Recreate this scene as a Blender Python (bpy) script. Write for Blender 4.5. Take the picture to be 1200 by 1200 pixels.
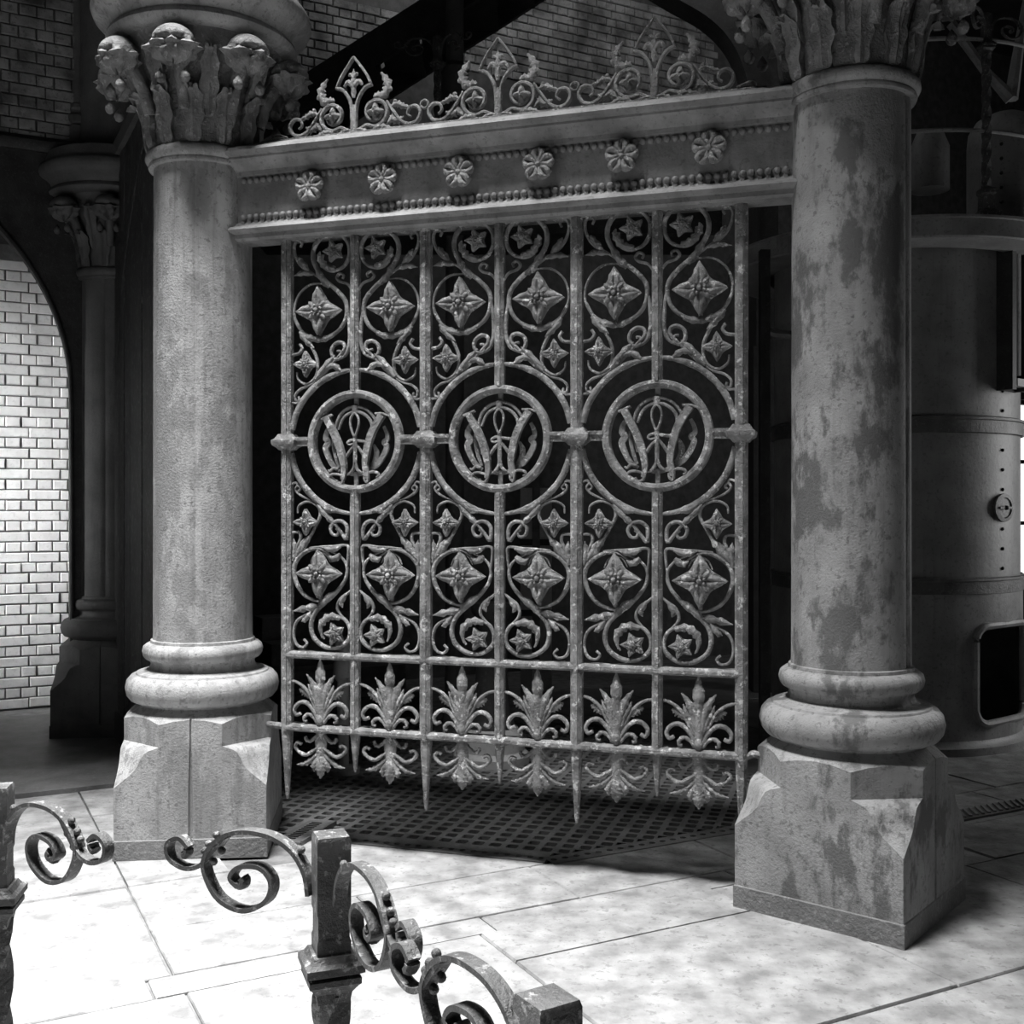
import bpy, math, random
from mathutils import Vector, Matrix
random.seed(7)
for o in list(bpy.data.objects):
    bpy.data.objects.remove(o)
scene = bpy.context.scene
col = scene.collection
R = math.radians
PI = math.pi

# ------------------------------------------------------------------ camera
cam_d = bpy.data.cameras.new('camera')
cam_d.sensor_width = 36
cam_d.lens = 36 * 1300 / 1200
cam_d.shift_y = -5 / 1200
cam_d.clip_start = .05
cam_d.clip_end = 100
cam = bpy.data.objects.new('camera', cam_d)
cam.location = (0, 0, 1.6)
cam.rotation_euler = (R(90), 0, 0)
col.objects.link(cam)
scene.camera = cam

# ------------------------------------------------------------------ world, lights, exposure
W = bpy.data.worlds.new('world')
scene.world = W
W.use_nodes = True
W.node_tree.nodes['Background'].inputs[0].default_value = (.8, .8, .8, 1)
W.node_tree.nodes['Background'].inputs[1].default_value = .012


def area(name, loc, target, size, power, shape='DISK', size_y=None):
    d = bpy.data.lights.new(name, 'AREA')
    d.shape = shape
    d.size = size
    if size_y:
        d.size_y = size_y
    d.energy = power
    o = bpy.data.objects.new(name, d)
    o.location = loc
    o.rotation_euler = (Vector(target) - Vector(loc)).to_track_quat('-Z', 'Y').to_euler()
    col.objects.link(o)
    return o


OCT = (-1.15, 1.49)                      # centre of the octagon the camera stands in
area('roof_light', (-2.3, 2.8, 14), (-2.3, 2.8, 0), 4.6, 11500)
area('passage_window_light', (-6.0, 6.95, 2.4), (-3.8, 8.9, 1.6), 1.0, 58, 'RECTANGLE', 2.0).data.spread = R(56)
area('side_window_light', (6.0, 7.6, 2.0), (3.2, 8.0, 1.6), 1.2, 45, 'RECTANGLE', 2.0)

area('upper_brick_fill', (.3, 9.0, 7.2), (.9, 11.3, 5.9), 3.4, 34, 'RECTANGLE', .5)  # added fill without a window, brightens the upper brick wall

vs = scene.view_settings
vs.view_transform = 'Standard'
vs.look = 'None'
vs.exposure = 0.0
vs.gamma = 1.0
vs.use_curve_mapping = False


# ------------------------------------------------------------------ materials
def nmat(name, lo, hi, scale=6., chip=None, chip_scale=55., chip_amt=.5, rough=.65, metal=0., bump=.25, bump_scale=70.,
         streak=0., streak_col=.05, stain=None, stain_scale=3., spec=.4):
    """grey procedural paint: broad mottling, chips, vertical streaks, stains and fine relief, all in world space"""
    m = bpy.data.materials.new(name)
    m.use_nodes = True
    nt = m.node_tree
    b = nt.nodes['Principled BSDF']
    g = nt.nodes.new('ShaderNodeNewGeometry')

    def noise(sc, det=4., rgh=.55, vec=None):
        n = nt.nodes.new('ShaderNodeTexNoise')
        n.inputs['Scale'].default_value = sc
        n.inputs['Detail'].default_value = det
        n.inputs['Roughness'].default_value = rgh
        nt.links.new(vec or g.outputs['Position'], n.inputs['Vector'])
        return n.outputs['Fac']

    def ramp(fac, p0, c0, p1, c1):
        r = nt.nodes.new('ShaderNodeValToRGB')
        r.color_ramp.elements[0].position = p0
        r.color_ramp.elements[1].position = p1
        r.color_ramp.elements[0].color = (c0, c0, c0, 1)
        r.color_ramp.elements[1].color = (c1, c1, c1, 1)
        nt.links.new(fac, r.inputs['Fac'])
        return r.outputs['Color']

    def mix(fac, a, bcol):
        x = nt.nodes.new('ShaderNodeMix')
        x.data_type = 'RGBA'
        nt.links.new(fac, x.inputs[0])
        nt.links.new(a, x.inputs[6])
        if isinstance(bcol, float):
            x.inputs[7].default_value = (bcol, bcol, bcol, 1)
        else:
            nt.links.new(bcol, x.inputs[7])
        return x.outputs[2]

    c = ramp(noise(scale), .32, lo, .68, hi)
    if stain is not None:
        mp = nt.nodes.new('ShaderNodeMapping')
        mp.inputs['Scale'].default_value = (1.6, 1.6, .8)
        nt.links.new(g.outputs['Position'], mp.inputs['Vector'])
        c = mix(ramp(noise(stain_scale, 8., .68, mp.outputs['Vector']), .50, 0., .56, .85), c, float(stain))
    if streak > 0:
        mp = nt.nodes.new('ShaderNodeMapping')
        mp.inputs['Scale'].default_value = (26, 26, 1.6)
        nt.links.new(g.outputs['Position'], mp.inputs['Vector'])
        c = mix(ramp(noise(1., 5., .6, mp.outputs['Vector']), .52, 0., .75, streak), c, float(streak_col))
    if chip is not None:
        c = mix(ramp(noise(chip_scale, 6., .7), .56, 0., .62, chip_amt), c, float(chip))
    nt.links.new(c, b.inputs['Base Color'])
    b.inputs['Roughness'].default_value = rough
    b.inputs['Metallic'].default_value = metal
    b.inputs['Specular IOR Level'].default_value = spec
    if bump:
        bp = nt.nodes.new('ShaderNodeBump')
        bp.inputs['Strength'].default_value = bump
        bp.inputs['Distance'].default_value = .016
        nt.links.new(noise(bump_scale, 5., .65), bp.inputs['Height'])
        nt.links.new(bp.outputs['Normal'], b.inputs['Normal'])
    return m


M_gate = nmat('peeling_gate_paint', .10, .30, 18, .60, 30, .85, .5, 0, 1., 80, .45, .05)
M_crest = nmat('grimy_crest_paint', .14, .32, 12, .55, 55, .8, .5, 0, 1., 80)
M_beam = nmat('grimy_beam_paint', .14, .26, 7, .08, 40, .5, .6, 0, .35, 60, .3, .07)
M_col = nmat('weathered_column_paint', .24, .37, 5, .11, 38, .6, .6, 0, .38, 95, .6, .11, stain=.20, stain_scale=3.4)
M_colR = nmat('blotchy_column_paint', .20, .33, 5, .09, 36, .6, .6, 0, .38, 95, .4, .08, stain=.085, stain_scale=2.6)
M_colP = nmat('shadowed_column_paint', .07, .12, 5, .06, 60, .5, .65, 0, .3, 70, .4, .05)  # column paint darkened, the arcade's shade is put into the colour
M_cap = nmat('grimy_capital_paint', .10, .24, 10, .42, 30, .5, .6, 0, .9, 60)
M_skirt = nmat('dirty_skirt_paint', .13, .2, 5, .3, 40, .5, .7, 0, .6, 55)
M_stone = nmat('pale_flagstone', .17, .36, 7, .13, 26, .55, .8, 0, .35, 45, spec=.2)
M_mortar = nmat('dark_joint_dirt', .12, .22, 12, None, rough=.9, spec=.1)
M_plate = nmat('worn_iron_plate', .10, .18, 6, .28, 40, .4, .5, .3, .3, 60)
M_grate = nmat('worn_grating_iron', .15, .24, 6, .08, 30, .5, .5, .0, .3, 60)
M_dark = nmat('black_iron', .015, .035, 8, .07, 50, .4, .55, 0, .3, 60)
M_panel = nmat('peeling_black_panel', .02, .045, 6, .16, 24, .5, .6, 0, .4, 50, .4, .09)
M_rail = nmat('worn_railing_iron', .05, .11, 14, .36, 60, .6, .5, .1, .5, 120)
M_cyl = nmat('pale_engine_paint', .22, .34, 5, .10, 45, .5, .45, 0, .15, 40, .3, .08)
M_glz = nmat('white_glazed_brick', .62, .78, 7, .45, 30, .35, .35, 0, .15, 40)
M_brk = nmat('sooty_brick', .06, .30, 4.2, .05, 22, .5, .8, 0, .5, 40)
M_mort = nmat('brick_mortar', .10, .17, 12, None, rough=.9)
M_mortd = nmat('sooty_mortar', .05, .09, 12, None, rough=.9)
M_pale = nmat('pale_painted_iron', .40, .52, 6, .2, 40, .4, .55, 0, .2, 60)
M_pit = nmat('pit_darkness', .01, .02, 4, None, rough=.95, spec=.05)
M_ceil = nmat('dark_ceiling_boards', .04, .07, 4, None, rough=.9)

M_day = bpy.data.materials.new('daylit_window_glass')
M_day.use_nodes = True
_b = M_day.node_tree.nodes['Principled BSDF']
_n = M_day.node_tree.nodes.new('ShaderNodeTexNoise')
_n.inputs['Scale'].default_value = 2
M_day.node_tree.links.new(_n.outputs['Fac'], _b.inputs['Roughness'])
_b.inputs['Emission Color'].default_value = (1, 1, 1, 1)
_b.inputs['Emission Strength'].default_value = 1.6


# ------------------------------------------------------------------ mesh helpers
class MB:
    def __init__(s):
        s.v = []
        s.f = []

    def add(s, v, f):
        k = len(s.v)
        s.v += [tuple(p) for p in v]
        s.f += [tuple(i + k for i in q) for q in f]
        return s

    def box(s, c, d, rot=None):
        x, y, z = d[0] / 2, d[1] / 2, d[2] / 2
        v = [Vector((a * x, b * y, e * z)) for e in (-1, 1) for b in (-1, 1) for a in (-1, 1)]
        if rot is not None:
            v = [rot @ p for p in v]
        v = [p + Vector(c) for p in v]
        return s.add(v, [(0, 2, 3, 1), (4, 5, 7, 6), (0, 1, 5, 4), (2, 6, 7, 3), (0, 4, 6, 2), (1, 3, 7, 5)])

    def prism(s, poly, z0, z1):
        n = len(poly)
        return s.add([(x, y, z0) for x, y in poly] + [(x, y, z1) for x, y in poly],
                     [tuple(reversed(range(n))), tuple(range(n, 2 * n))] +
                     [(i, (i + 1) % n, (i + 1) % n + n, i + n) for i in range(n)])

    def rings(s, rs, closed=True, cap=True):
        n = len(rs[0])
        k = len(s.v)
        for r in rs:
            s.v += [tuple(p) for p in r]
        for i in range(len(rs) - 1):
            for j in range(n if closed else n - 1):
                a = k + i * n + j
                b = k + i * n + (j + 1) % n
                s.f.append((a, b, b + n, a + n))
        if cap and closed:
            s.f.append(tuple(k + j for j in reversed(range(n))))
            s.f.append(tuple(k + (len(rs) - 1) * n + j for j in range(n)))
        return s

    def lathe(s, prof, n=48, c=(0, 0), cap=True):
        return s.rings([[(c[0] + r * math.cos(2 * PI * j / n), c[1] + r * math.sin(2 * PI * j / n), z)
                         for j in range(n)] for r, z in prof], True, cap)

    def sphere(s, c, r, n=10, m=6):
        if not isinstance(r, tuple):
            r = (r, r, r)
        return s.rings([[(c[0] + r[0] * math.sin(t) * math.cos(2 * PI * j / n),
                          c[1] + r[1] * math.sin(t) * math.sin(2 * PI * j / n),
                          c[2] - r[2] * math.cos(t)) for j in range(n)]
                        for t in [max(.02, min(PI - .02, PI * i / m)) for i in range(m + 1)]])

    def tube(s, pts, r, n=8):
        """round tube through 3-D points; r a number or a list"""
        pts = [Vector(p) for p in pts]
        rs = []
        up = Vector((0, 0, 1))
        for i, p in enumerate(pts):
            t = (pts[min(i + 1, len(pts) - 1)] - pts[max(i - 1, 0)]).normalized()
            a = t.cross(up)
            if a.length < .05:
                a = t.cross(Vector((1, 0, 0)))
            a.normalize()
            b = a.cross(t)
            q = r[i] if isinstance(r, (list, tuple)) else r
            rs.append([p + a * q * math.cos(2 * PI * j / n) + b * q * math.sin(2 * PI * j / n) for j in range(n)])
        return s.rings(rs)

    def sweep(s, path, w, d, y=0., flat=False, taper=(1., 1.), sub=5, jag=0., closed=False, lens=False, yend=0.):
        """path in the x-z plane, w = width in that plane, d = depth across it (y); tapered towards the ends"""
        p = spline(path, sub, closed)
        n = len(p)
        rs = []
        if flat:
            sec = [(-1, -1), (1, -1), (1, 1), (-1, 1)]
        elif lens:
            sec = [(-1, 0), (-.45, -.8), (0, -1), (.45, -.8), (1, 0), (0, .6)]
        else:
            sec = [(math.cos(2 * PI * (j + .5) / 8), math.sin(2 * PI * (j + .5) / 8)) for j in range(8)]
        for i in range(n):
            if closed:
                a, b = p[(i - 1) % n], p[(i + 1) % n]
            else:
                a, b = p[max(i - 1, 0)], p[min(i + 1, n - 1)]
            tx, tz = b[0] - a[0], b[1] - a[1]
            L = math.hypot(tx, tz) or 1
            nx, nz = -tz / L, tx / L
            t = i / max(1, n - 1)
            k = taper[0] + (1 - taper[0]) * min(1, t / .3) if t < .3 else (
                taper[1] + (1 - taper[1]) * min(1, (1 - t) / .4) if t > .6 else 1)
            kk = k * (1 + jag * math.sin(t * 34)) * (1 if flat else 1 + random.uniform(-.08, .08))
            rs.append([(p[i][0] + nx * q[0] * w / 2 * kk, y + yend * t + q[1] * d / 2 * max(k, .35),
                        p[i][1] + nz * q[0] * w / 2 * kk) for q in sec])
        if closed:
            rs.append(rs[0])
        return s.rings(rs, True, not closed)

    def build(s, name, mat, parent=None, loc=None, rz=None, scale=None, angle=38):
        me = bpy.data.meshes.new(name)
        me.from_pydata(s.v, [], s.f)
        me.validate()
        me.polygons.foreach_set('use_smooth', [True] * len(me.polygons))
        me.set_sharp_from_angle(angle=R(angle))
        me.materials.append(mat)
        return put(name, me, parent, loc, rz, scale)


def put(name, me, parent=None, loc=None, rz=None, scale=None):
    o = bpy.data.objects.new(name, me)
    col.objects.link(o)
    if parent is not None:
        o.parent = parent
    if loc is not None:
        o.location = loc
    if rz is not None:
        o.rotation_euler = (0, 0, rz)
    if scale is not None:
        o.scale = scale
    return o


def spline(p, sub=5, closed=False):
    if len(p) < 3 or sub <= 1:
        return list(p)
    out = []
    n = len(p)
    for i in range(n if closed else n - 1):
        if closed:
            a, b, c, d = p[(i - 1) % n], p[i], p[(i + 1) % n], p[(i + 2) % n]
        else:
            a, b, c, d = p[max(i - 1, 0)], p[i], p[i + 1], p[min(i + 2, n - 1)]
        for k in range(sub):
            t = k / sub
            out.append(tuple(.5 * (2 * b[m] + (c[m] - a[m]) * t + (2 * a[m] - 5 * b[m] + 4 * c[m] - d[m]) * t * t +
                                   (3 * b[m] - a[m] - 3 * c[m] + d[m]) * t ** 3) for m in range(len(b))))
    if not closed:
        out.append(tuple(p[-1]))
    return out


def tag(o, label=None, cat=None, group=None, kind=None):
    if label:
        o['label'] = label
    if cat:
        o['category'] = cat
    if group:
        o['group'] = group
    if kind:
        o['kind'] = kind
    return o


def thing(name, label, cat, loc=(0, 0, 0), rz=0., group=None):
    return tag(put(name, None, None, loc, rz), label, cat, group)


def copy_tree(o, parent=None):
    c = o.copy()
    col.objects.link(c)
    c.parent = parent
    for ch in list(o.children):
        copy_tree(ch, c)
    return c


# ------------------------------------------------------------------ directions of the plan (an octagon)
GA = R(-17.41)                                    # direction of the gate
LC = (-1.50, 5.39)                                # column at one end of the gate
RC = (1.37, 4.49)                                 # column at the other end
PC = (-2.89, 8.05)                                # column of the aisle arcade
EA = R(27.59)                                     # direction of flagstones, arcade and back wall
E1 = (math.cos(EA), math.sin(EA))
E2 = (math.sin(EA), -math.cos(EA))                # towards the camera
GU = (math.cos(GA), math.sin(GA))
GN = (math.sin(GA), -math.cos(GA))                # gate's face towards the camera


def pq(p, q):
    return (p * E1[0] + q * E2[0], p * E1[1] + q * E2[1])


def clip(poly, nx, ny, c):
    """keep the side nx*x + ny*y >= c"""
    out = []
    for i in range(len(poly)):
        a, b = poly[i], poly[(i + 1) % len(poly)]
        da, db = nx * a[0] + ny * a[1] - c, nx * b[0] + ny * b[1] - c
        if da >= 0:
            out.append(a)
        if da * db < 0:
            t = da / (da - db)
            out.append((a[0] + t * (b[0] - a[0]), a[1] + t * (b[1] - a[1])))
    return out


# ------------------------------------------------------------------ floor
GEDGE = (.19, 4.99)                               # corner of the grating
gc = GN[0] * GEDGE[0] + GN[1] * GEDGE[1]          # camera side of the first grating edge: GN.x >= gc

floor = MB()
QE = -4.35
floor.prism([pq(-6, QE + .02), pq(-6, 6), pq(12, 6), pq(12, QE + .02)], -.3, -.012)
floor.prism(clip([pq(-6, -9), pq(-6, QE + .02), pq(4.6, QE + .02), pq(4.6, -9)], GN[0], GN[1], gc + .02), -.3, -.012)
floor.prism([pq(-6, -12), pq(-6, QE), pq(1.167, QE), pq(1.167, -12)], -.3, -.013)
floor.prism([pq(4.35, -12), pq(4.35, QE + .02), pq(12, QE + .02), pq(12, -12)], -.3, -.012)
floor.prism([pq(.5, -12), pq(.5, -7.2), pq(4.35, -7.2), pq(4.35, -12)], -.3, -.012)
FL = tag(floor.build('floor', M_mortar), kind='structure')


def flag(p0, p1, q0, q1, edge=False, mat=None, top=0., gap=.0035, name='flagstone', poly=None):
    poly = poly or [pq(p0 + gap, q0 + gap), pq(p0 + gap, q1 - gap), pq(p1 - gap, q1 - gap), pq(p1 - gap, q0 + gap)]
    if edge:
        poly = clip(poly, GN[0], GN[1], gc + .012)
    if len(poly) < 3:
        return
    cx = sum(a for a, b in poly) / len(poly)
    cy = sum(b for a, b in poly) / len(poly)
    dz = random.uniform(-.003, .003)
    poly = [(a - cx, b - cy) for a, b in poly]
    ins = []
    for a, b in poly:
        l = math.hypot(a, b) or 1
        ins.append((a - a / l * .005, b - b / l * .005))
    n = len(poly)
    m = MB()
    m.rings([[(a, b, -.05) for a, b in poly], [(a, b, -.006) for a, b in poly], [(a, b, dz) for a, b in ins]])
    m.build(name, mat or M_stone, FL, (cx, cy, top), angle=20)


# nearer slabs, in front of the long joint
for q0, q1, cuts in ((-3.745, -2.6, (-1.9, -.7, .742, 1.82)), (-2.6, -1.4, (-1.9, -.4, 1.1, 2.3, 3.6, 5.0)),
                     (-1.4, -.2, (-1.9, -.8, .6, 1.8, 3.1, 4.4)), (-.2, 1.0, (-2., -.6, .8, 2.0, 3.2))):
    for a, b in zip(cuts, cuts[1:]):
        flag(a, b, q0, q1)
for q0, q1, cuts in ((-3.46, -2.6, (1.82, 3.05, 4.1, 5.6)), (-3.745, -3.46, (1.82, 2.9, 4.3, 5.6))):
    for a, b in zip(cuts, cuts[1:]):
        flag(a, b, q0, q1)
# narrow strip behind the joint
for a, b in ((.645, 1.9), (1.9, 3.1), (3.1, 4.2), (4.2, 5.6)):
    flag(a, b, -3.905, -3.745)
flag(-1.9, -.8, -4.9, -3.745)
flag(0, 0, 0, 0, poly=[pq(-.794, -4.894), pq(-.794, -3.751), pq(.639, -3.751), pq(.639, -3.911), pq(.724, -3.911), pq(.724, -4.894)])
# farther slabs up to the grating
for a, b in ((.73, 1.55), (1.55, 2.36), (2.36, 3.25), (3.25, 4.3), (4.3, 5.2), (5.2, 6.2)):
    flag(a, b, QE, -3.905)
flag(4.35, 5.4, -5.1, QE)
flag(5.4, 6.6, -5.1, QE)
flag(5.6, 6.9, QE, -2.6)
flag(.73, 1.5, -4.9, QE, True)
flag(1.5, 2.5, -5.3, QE, True)
for q0, q1 in ((-6.1, -4.9), (-7.0, -6.1)):
    for a, b in ((-2.0, -.9), (-.9, .25), (.25, .73), (.73, 1.165)):
        flag(a, b, q0, q1)
# dark plates and passage floor behind
for q0, q1 in ((-6.2, -5.1), (-7.3, -6.2), (-8.4, -7.3)):
    for a, b in ((4.35, 5.3), (5.3, 6.3), (6.3, 7.4)):
        flag(a, b, q0, q1, False, M_plate, name='floor_plate')
for a, b in ((-2.6, -1.4), (-1.4, -.2), (-.2, 1.165)):
    flag(a, b, -9.3, -7.0, False, M_plate, name='floor_plate')

# low dark slab in front of the arcade column, and the sill of the passage beside it
t = thing('dark_floor_slab', 'dark low slab lying in front of shadowed arcade column', 'slab', (pq(.75, -7.2)[0], pq(.75, -7.2)[1], 0), EA)
MB().box((.05, -.24, .012), (.98, .60, .03)).build('slab_body', M_plate, t)
t = thing('passage_step', 'low stone step leading into passage lined with white glazed bricks', 'step', (pq(-.9, -7.0)[0], pq(-.9, -7.0)[1], 0), EA)
MB().box((-.1, -.1, .025), (2.2, .9, .05)).build('tread', M_plate, t)
MB().box((-.1, -.57, .022), (2.2, .04, .06)).build('nosing', M_mort, t)

# ribbed metal strip on the far side of the blotchy column
t = thing('ribbed_tread_strip', 'ribbed iron tread strip let into flagstones behind blotchy column', 'strip', (pq(4.5, -4.02)[0], pq(4.5, -4.02)[1], 0), EA)
MB().box((.75, 0, .004), (1.6, .14, .012)).build('strip_plate', M_plate, t)
rib = MB().box((0, 0, 0), (.016, .13, .012), Matrix.Rotation(R(-35), 3, 'Z')).build('rib', M_grate, t, (0, 0, .013))
for k in range(1, 34):
    put('rib', rib.data, t, (k * .046, 0, .013))

# ------------------------------------------------------------------ grating
G0 = (LC[0], LC[1])


def gpt(u, b):
    """plan point from distance along the gate and distance towards the camera"""
    return (G0[0] + GU[0] * u + GN[0] * b, G0[1] + GU[1] * u + GN[1] * b)


gt = thing('floor_grating', 'perforated cast iron floor grating behind the ornamental gate', 'grating', (G0[0], G0[1], 0), GA)
P_ = .084


def to_gate(x, y):
    dx, dy = x - G0[0], y - G0[1]
    return dx * GU[0] + dy * GU[1], -(dx * GN[0] + dy * GN[1])     # u, distance behind the gate line


ub, vb = to_gate(*GEDGE)
# the second edge runs along E1 from the corner: 45 degrees off the gate
ca, sa = math.cos(EA - GA), math.sin(EA - GA)
plates = {}
for i in range(-8, 48):
    for j in range(0, 36):
        uu = .30 + i * P_
        vv = vb + .10 + j * P_
        x, y = uu - ub, vv - vb
        if -sa * x + ca * y < .085:                # beyond the second edge
            continue
        wx, wy = gpt(uu, -vv)
        if uu > 3.35 or wx * E1[0] + wy * E1[1] < 1.24:
            continue
        key = (int((uu - .3) / (P_ * 12)), j // 12)
        m = plates.setdefault(key, MB())
        h, o, c = P_ / 2, .0275, .008
        hole = [(-o + c, -o), (o - c, -o), (o, -o + c), (o, o - c), (o - c, o), (-o + c, o), (-o, o - c), (-o, -o + c)]
        outer = [(-h, -h), (h, -h), (h, -h), (h, h), (h, h), (-h, h), (-h, h), (-h, -h)]
        vs_ = [(uu + a, vv + b, 0) for a, b in outer] + [(uu + a, vv + b, 0) for a, b in hole] + [(uu + a, vv + b, -.03) for a, b in hole]
        fs = []
        for k in range(8):
            k2 = (k + 1) % 8
            if outer[k] == outer[k2]:
                fs.append((k, 8 + k2, 8 + k))
            else:
                fs.append((k, k2, 8 + k2, 8 + k))
            fs.append((8 + k, 8 + k2, 16 + k2, 16 + k))
        m.add(vs_, fs)
for m in plates.values():
    m.build('perforated_plate', M_grate, gt)


def holed_strip(n, pitch, width, loc, rz):
    m = MB()
    for k in range(n):
        x0 = k * pitch
        h, a, b = pitch / 2, pitch * .28, .012
        y0, y1 = 0, width
        yc = .05
        hole = [(a * math.cos(2 * PI * (j + .5) / 8), b * 1.3 * math.sin(2 * PI * (j + .5) / 8) + yc) for j in range(8)]
        out = [(h, yc), (h, y1), (0, y1), (-h, y1), (-h, yc), (-h, y0), (0, y0), (h, y0)]
        out = [(h, yc + .01), (h, y1), (-h, y1), (-h, yc + .01), (-h, yc - .01), (-h, y0), (h, y0), (h, yc - .01)]
        v = [(x0 + p, q, 0) for p, q in out] + [(x0 + p, q, 0) for p, q in hole] + [(x0 + p, q, -.04) for p, q in hole]
        f = []
        for j in range(8):
            j2 = (j + 1) % 8
            f += [(j, j2, 8 + j2, 8 + j), (8 + j, 8 + j2, 16 + j2, 16 + j)]
        m.add(v, f)
    m.box((n * pitch / 2 - pitch / 2, -.004, -.02), (n * pitch, .008, .045))
    return m.build('border_strip', M_grate, gt, loc, rz)


holed_strip(int((ub - .42) / .055), .055, .13, (.45, vb, .003), 0)
holed_strip(28, .06, .10, (ub + .02, vb + .012, .002), EA - GA)
# frame at the seam with the shadowed stone
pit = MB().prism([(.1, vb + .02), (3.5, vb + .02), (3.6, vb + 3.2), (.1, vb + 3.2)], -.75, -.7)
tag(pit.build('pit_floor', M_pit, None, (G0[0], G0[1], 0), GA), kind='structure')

# slotted drain cover in the corner by the pale plinth
t = thing('drain_cover', 'slotted iron drain cover in the corner beside pale plinth', 'drain cover', (*gpt(.375, -.10), .0), GA)
MB().box((.075, .10, .006), (.15, .36, .014)).build('cover_plate', M_plate, t)
sl = MB().box((0, 0, 0), (.055, .012, .004)).build('slot', M_pit, t, (.06, -.03, .0135))  # black bars laid on the plate, their colour stands for shade in the slots
for k in range(1, 11):
    put('slot', sl.data, t, (.06, -.03 + k * .027, .0135))
MB().box((.145, .10, .012), (.012, .36, .02)).build('raised_edge', M_plate, t)

# ------------------------------------------------------------------ brick walls
brick_mesh = {}


def brick_data(L, Hh, mat):
    k = (round(L, 3), round(Hh, 3), mat.name)
    if k not in brick_mesh:
        m = MB()
        l, h, c = L / 2, Hh / 2, .006
        m.rings([[(-l, .02, -h), (l, .02, -h), (l, .02, h), (-l, .02, h)],
                 [(-l, -.004, -h), (l, -.004, -h), (l, -.004, h), (-l, -.004, h)],
                 [(-l + c, -.012, -h + c), (l - c, -.012, -h + c), (l - c, -.012, h - c), (-l + c, -.012, h - c)]])
        me = bpy.data.meshes.new('brick')
        me.from_pydata(m.v, [], m.f)
        me.materials.append(mat)
        brick_mesh[k] = me
    return brick_mesh[k]


def bricks(parent, s0, s1, z0, z1, mat, cp=.083, L=.23, joint=.009, y=0., keep=None):
    """English bond on the wall's face (local x along, -y out)"""
    i0 = int(round(z0 / cp))
    for i in range(i0, int(z1 / cp)):
        z = (i + .5) * cp
        head = i % 2
        w = L / 2 if head else L
        k = int(s0 / w)
        s = k * w + (L * .25 if head else 0)
        while s < s1:
            if keep is None or keep(s + w / 2, z):
                me = brick_data(w - joint, cp - joint, mat)
                put('brick', me, parent, (s + w / 2 + random.uniform(-.003, .003), y - .004 + random.uniform(-.004, .004), z + random.uniform(-.002, .002)))
            s += w


# back wall, running from the passage behind the gate to the far window
bwO = (-3.67, 9.0)
wb = MB()
# wall slabs around the window opening at s 11.35..13.2
for x0, x1, z0, z1 in ((.62, 11.25, -.3, 7.5), (11.25, 13.2, -.3, .6), (11.25, 13.2, 3.0, 7.5), (13.2, 14.0, -.3, 7.5)):
    wb.box(((x0 + x1) / 2, .15, (z0 + z1) / 2), (x1 - x0, .3, z1 - z0))
WB = tag(wb.build('wall_back', M_mortd, None, (*bwO, 0), EA), kind='structure')
bricks(WB, 1.9, 2.85, 5.45, 6.3, M_brk, y=0)
bricks(WB, 3.5, 6.6, 5.82, 6.95, M_brk, y=0)
WG = MB()
WG.box((-1.2, .15, 3.6), (3.64, .3, 7.8))
WG = tag(WG.build('wall_passage', M_mortd, None, (*bwO, 0), EA), kind='structure')
bricks(WG, -.80, .30, .02, 3.62, M_glz, y=-.012)
MB().box((-.4, .0, 1.84), (1.5, .03, 3.70)).build('mortar_bed', M_mort, WG)

tag(MB().box((.40, -.52, 3.7), (.12, 1.16, 7.6)).build('passage_light_stop', M_mortd, None, (*bwO, 0), EA), kind='structure')  # unseen wall added to stop passage light leaking behind the gate

win = thing('window_1', None, None, (*bwO, 0), EA)
tag(win, kind='structure')
MB().box((12.2, .16, 1.8), (1.95, .02, 2.4)).build('pane', M_day, win)
fr = MB()
for x in (11.28, 11.9, 12.55, 13.17):
    fr.box((x, .1, 1.8), (.06, .08, 2.4))
for z in (.63, 1.4, 2.2, 2.97):
    fr.box((12.2, .1, z), (1.95, .08, .05))
fr.build('window_frame', M_dark, win)

# arcade wall: iron spandrel with a pointed arch, brick above
AW = put('wall_arcade', None, None, (*PC, 0), EA)
tag(AW, kind='structure')
apts = []
r_, zc = 1.62, 2.40
for k in range(0, 19):
    s = .297 + (1.5 - .297) * (k / 18) ** 1.8
    apts.append((-s, zc + math.sqrt(max(0, r_ * r_ - (s - .297 - r_) ** 2))))
apts += [(-3.0 - x, z) for x, z in reversed(apts[:-1])]
sp = MB()
n = len(apts)
v = []
for y in (-.06, .08):
    v += [(x, y, z) for x, z in apts] + [(x, y, 4.12) for x, z in apts]
f = []
for i in range(n - 1):
    f += [(i, i + 1, n + i + 1, n + i), (2 * n + i, 3 * n + i, 3 * n + i + 1, 2 * n + i + 1), (i, 2 * n + i, 2 * n + i + 1, i + 1)]
sp.add(v, f)
sp.box((-.15, .01, 2.06), (.295, .14, 4.12))
sp.box((-2.85, .01, 2.06), (.295, .14, 4.12))
sp.build('spandrel', M_dark, AW)
MB().sweep([(-.29, 0.0), (-.29, 1.2)] + apts[::2] + [(-2.71, 0)], .03, .03, -.075, sub=2).build('arch_moulding', M_dark, AW)
cs = MB()
cs.rings([[(x, y, z) for y, z in ((.08, 4.09), (-.08, 4.09), (-.10, 4.13), (-.10, 4.16), (-.05, 4.20), (.08, 4.20))] for x in (-3.0, 0)])
cs.build('cornice', M_dark, AW)
MB().box((-1.5, .08, 5.8), (3.0, .2, 3.2)).build('upper_wall', M_mortd, AW)
bricks(AW, -1.25, -.02, 4.2, 5.95, M_brk, cp=.08, y=-.02)
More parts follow.
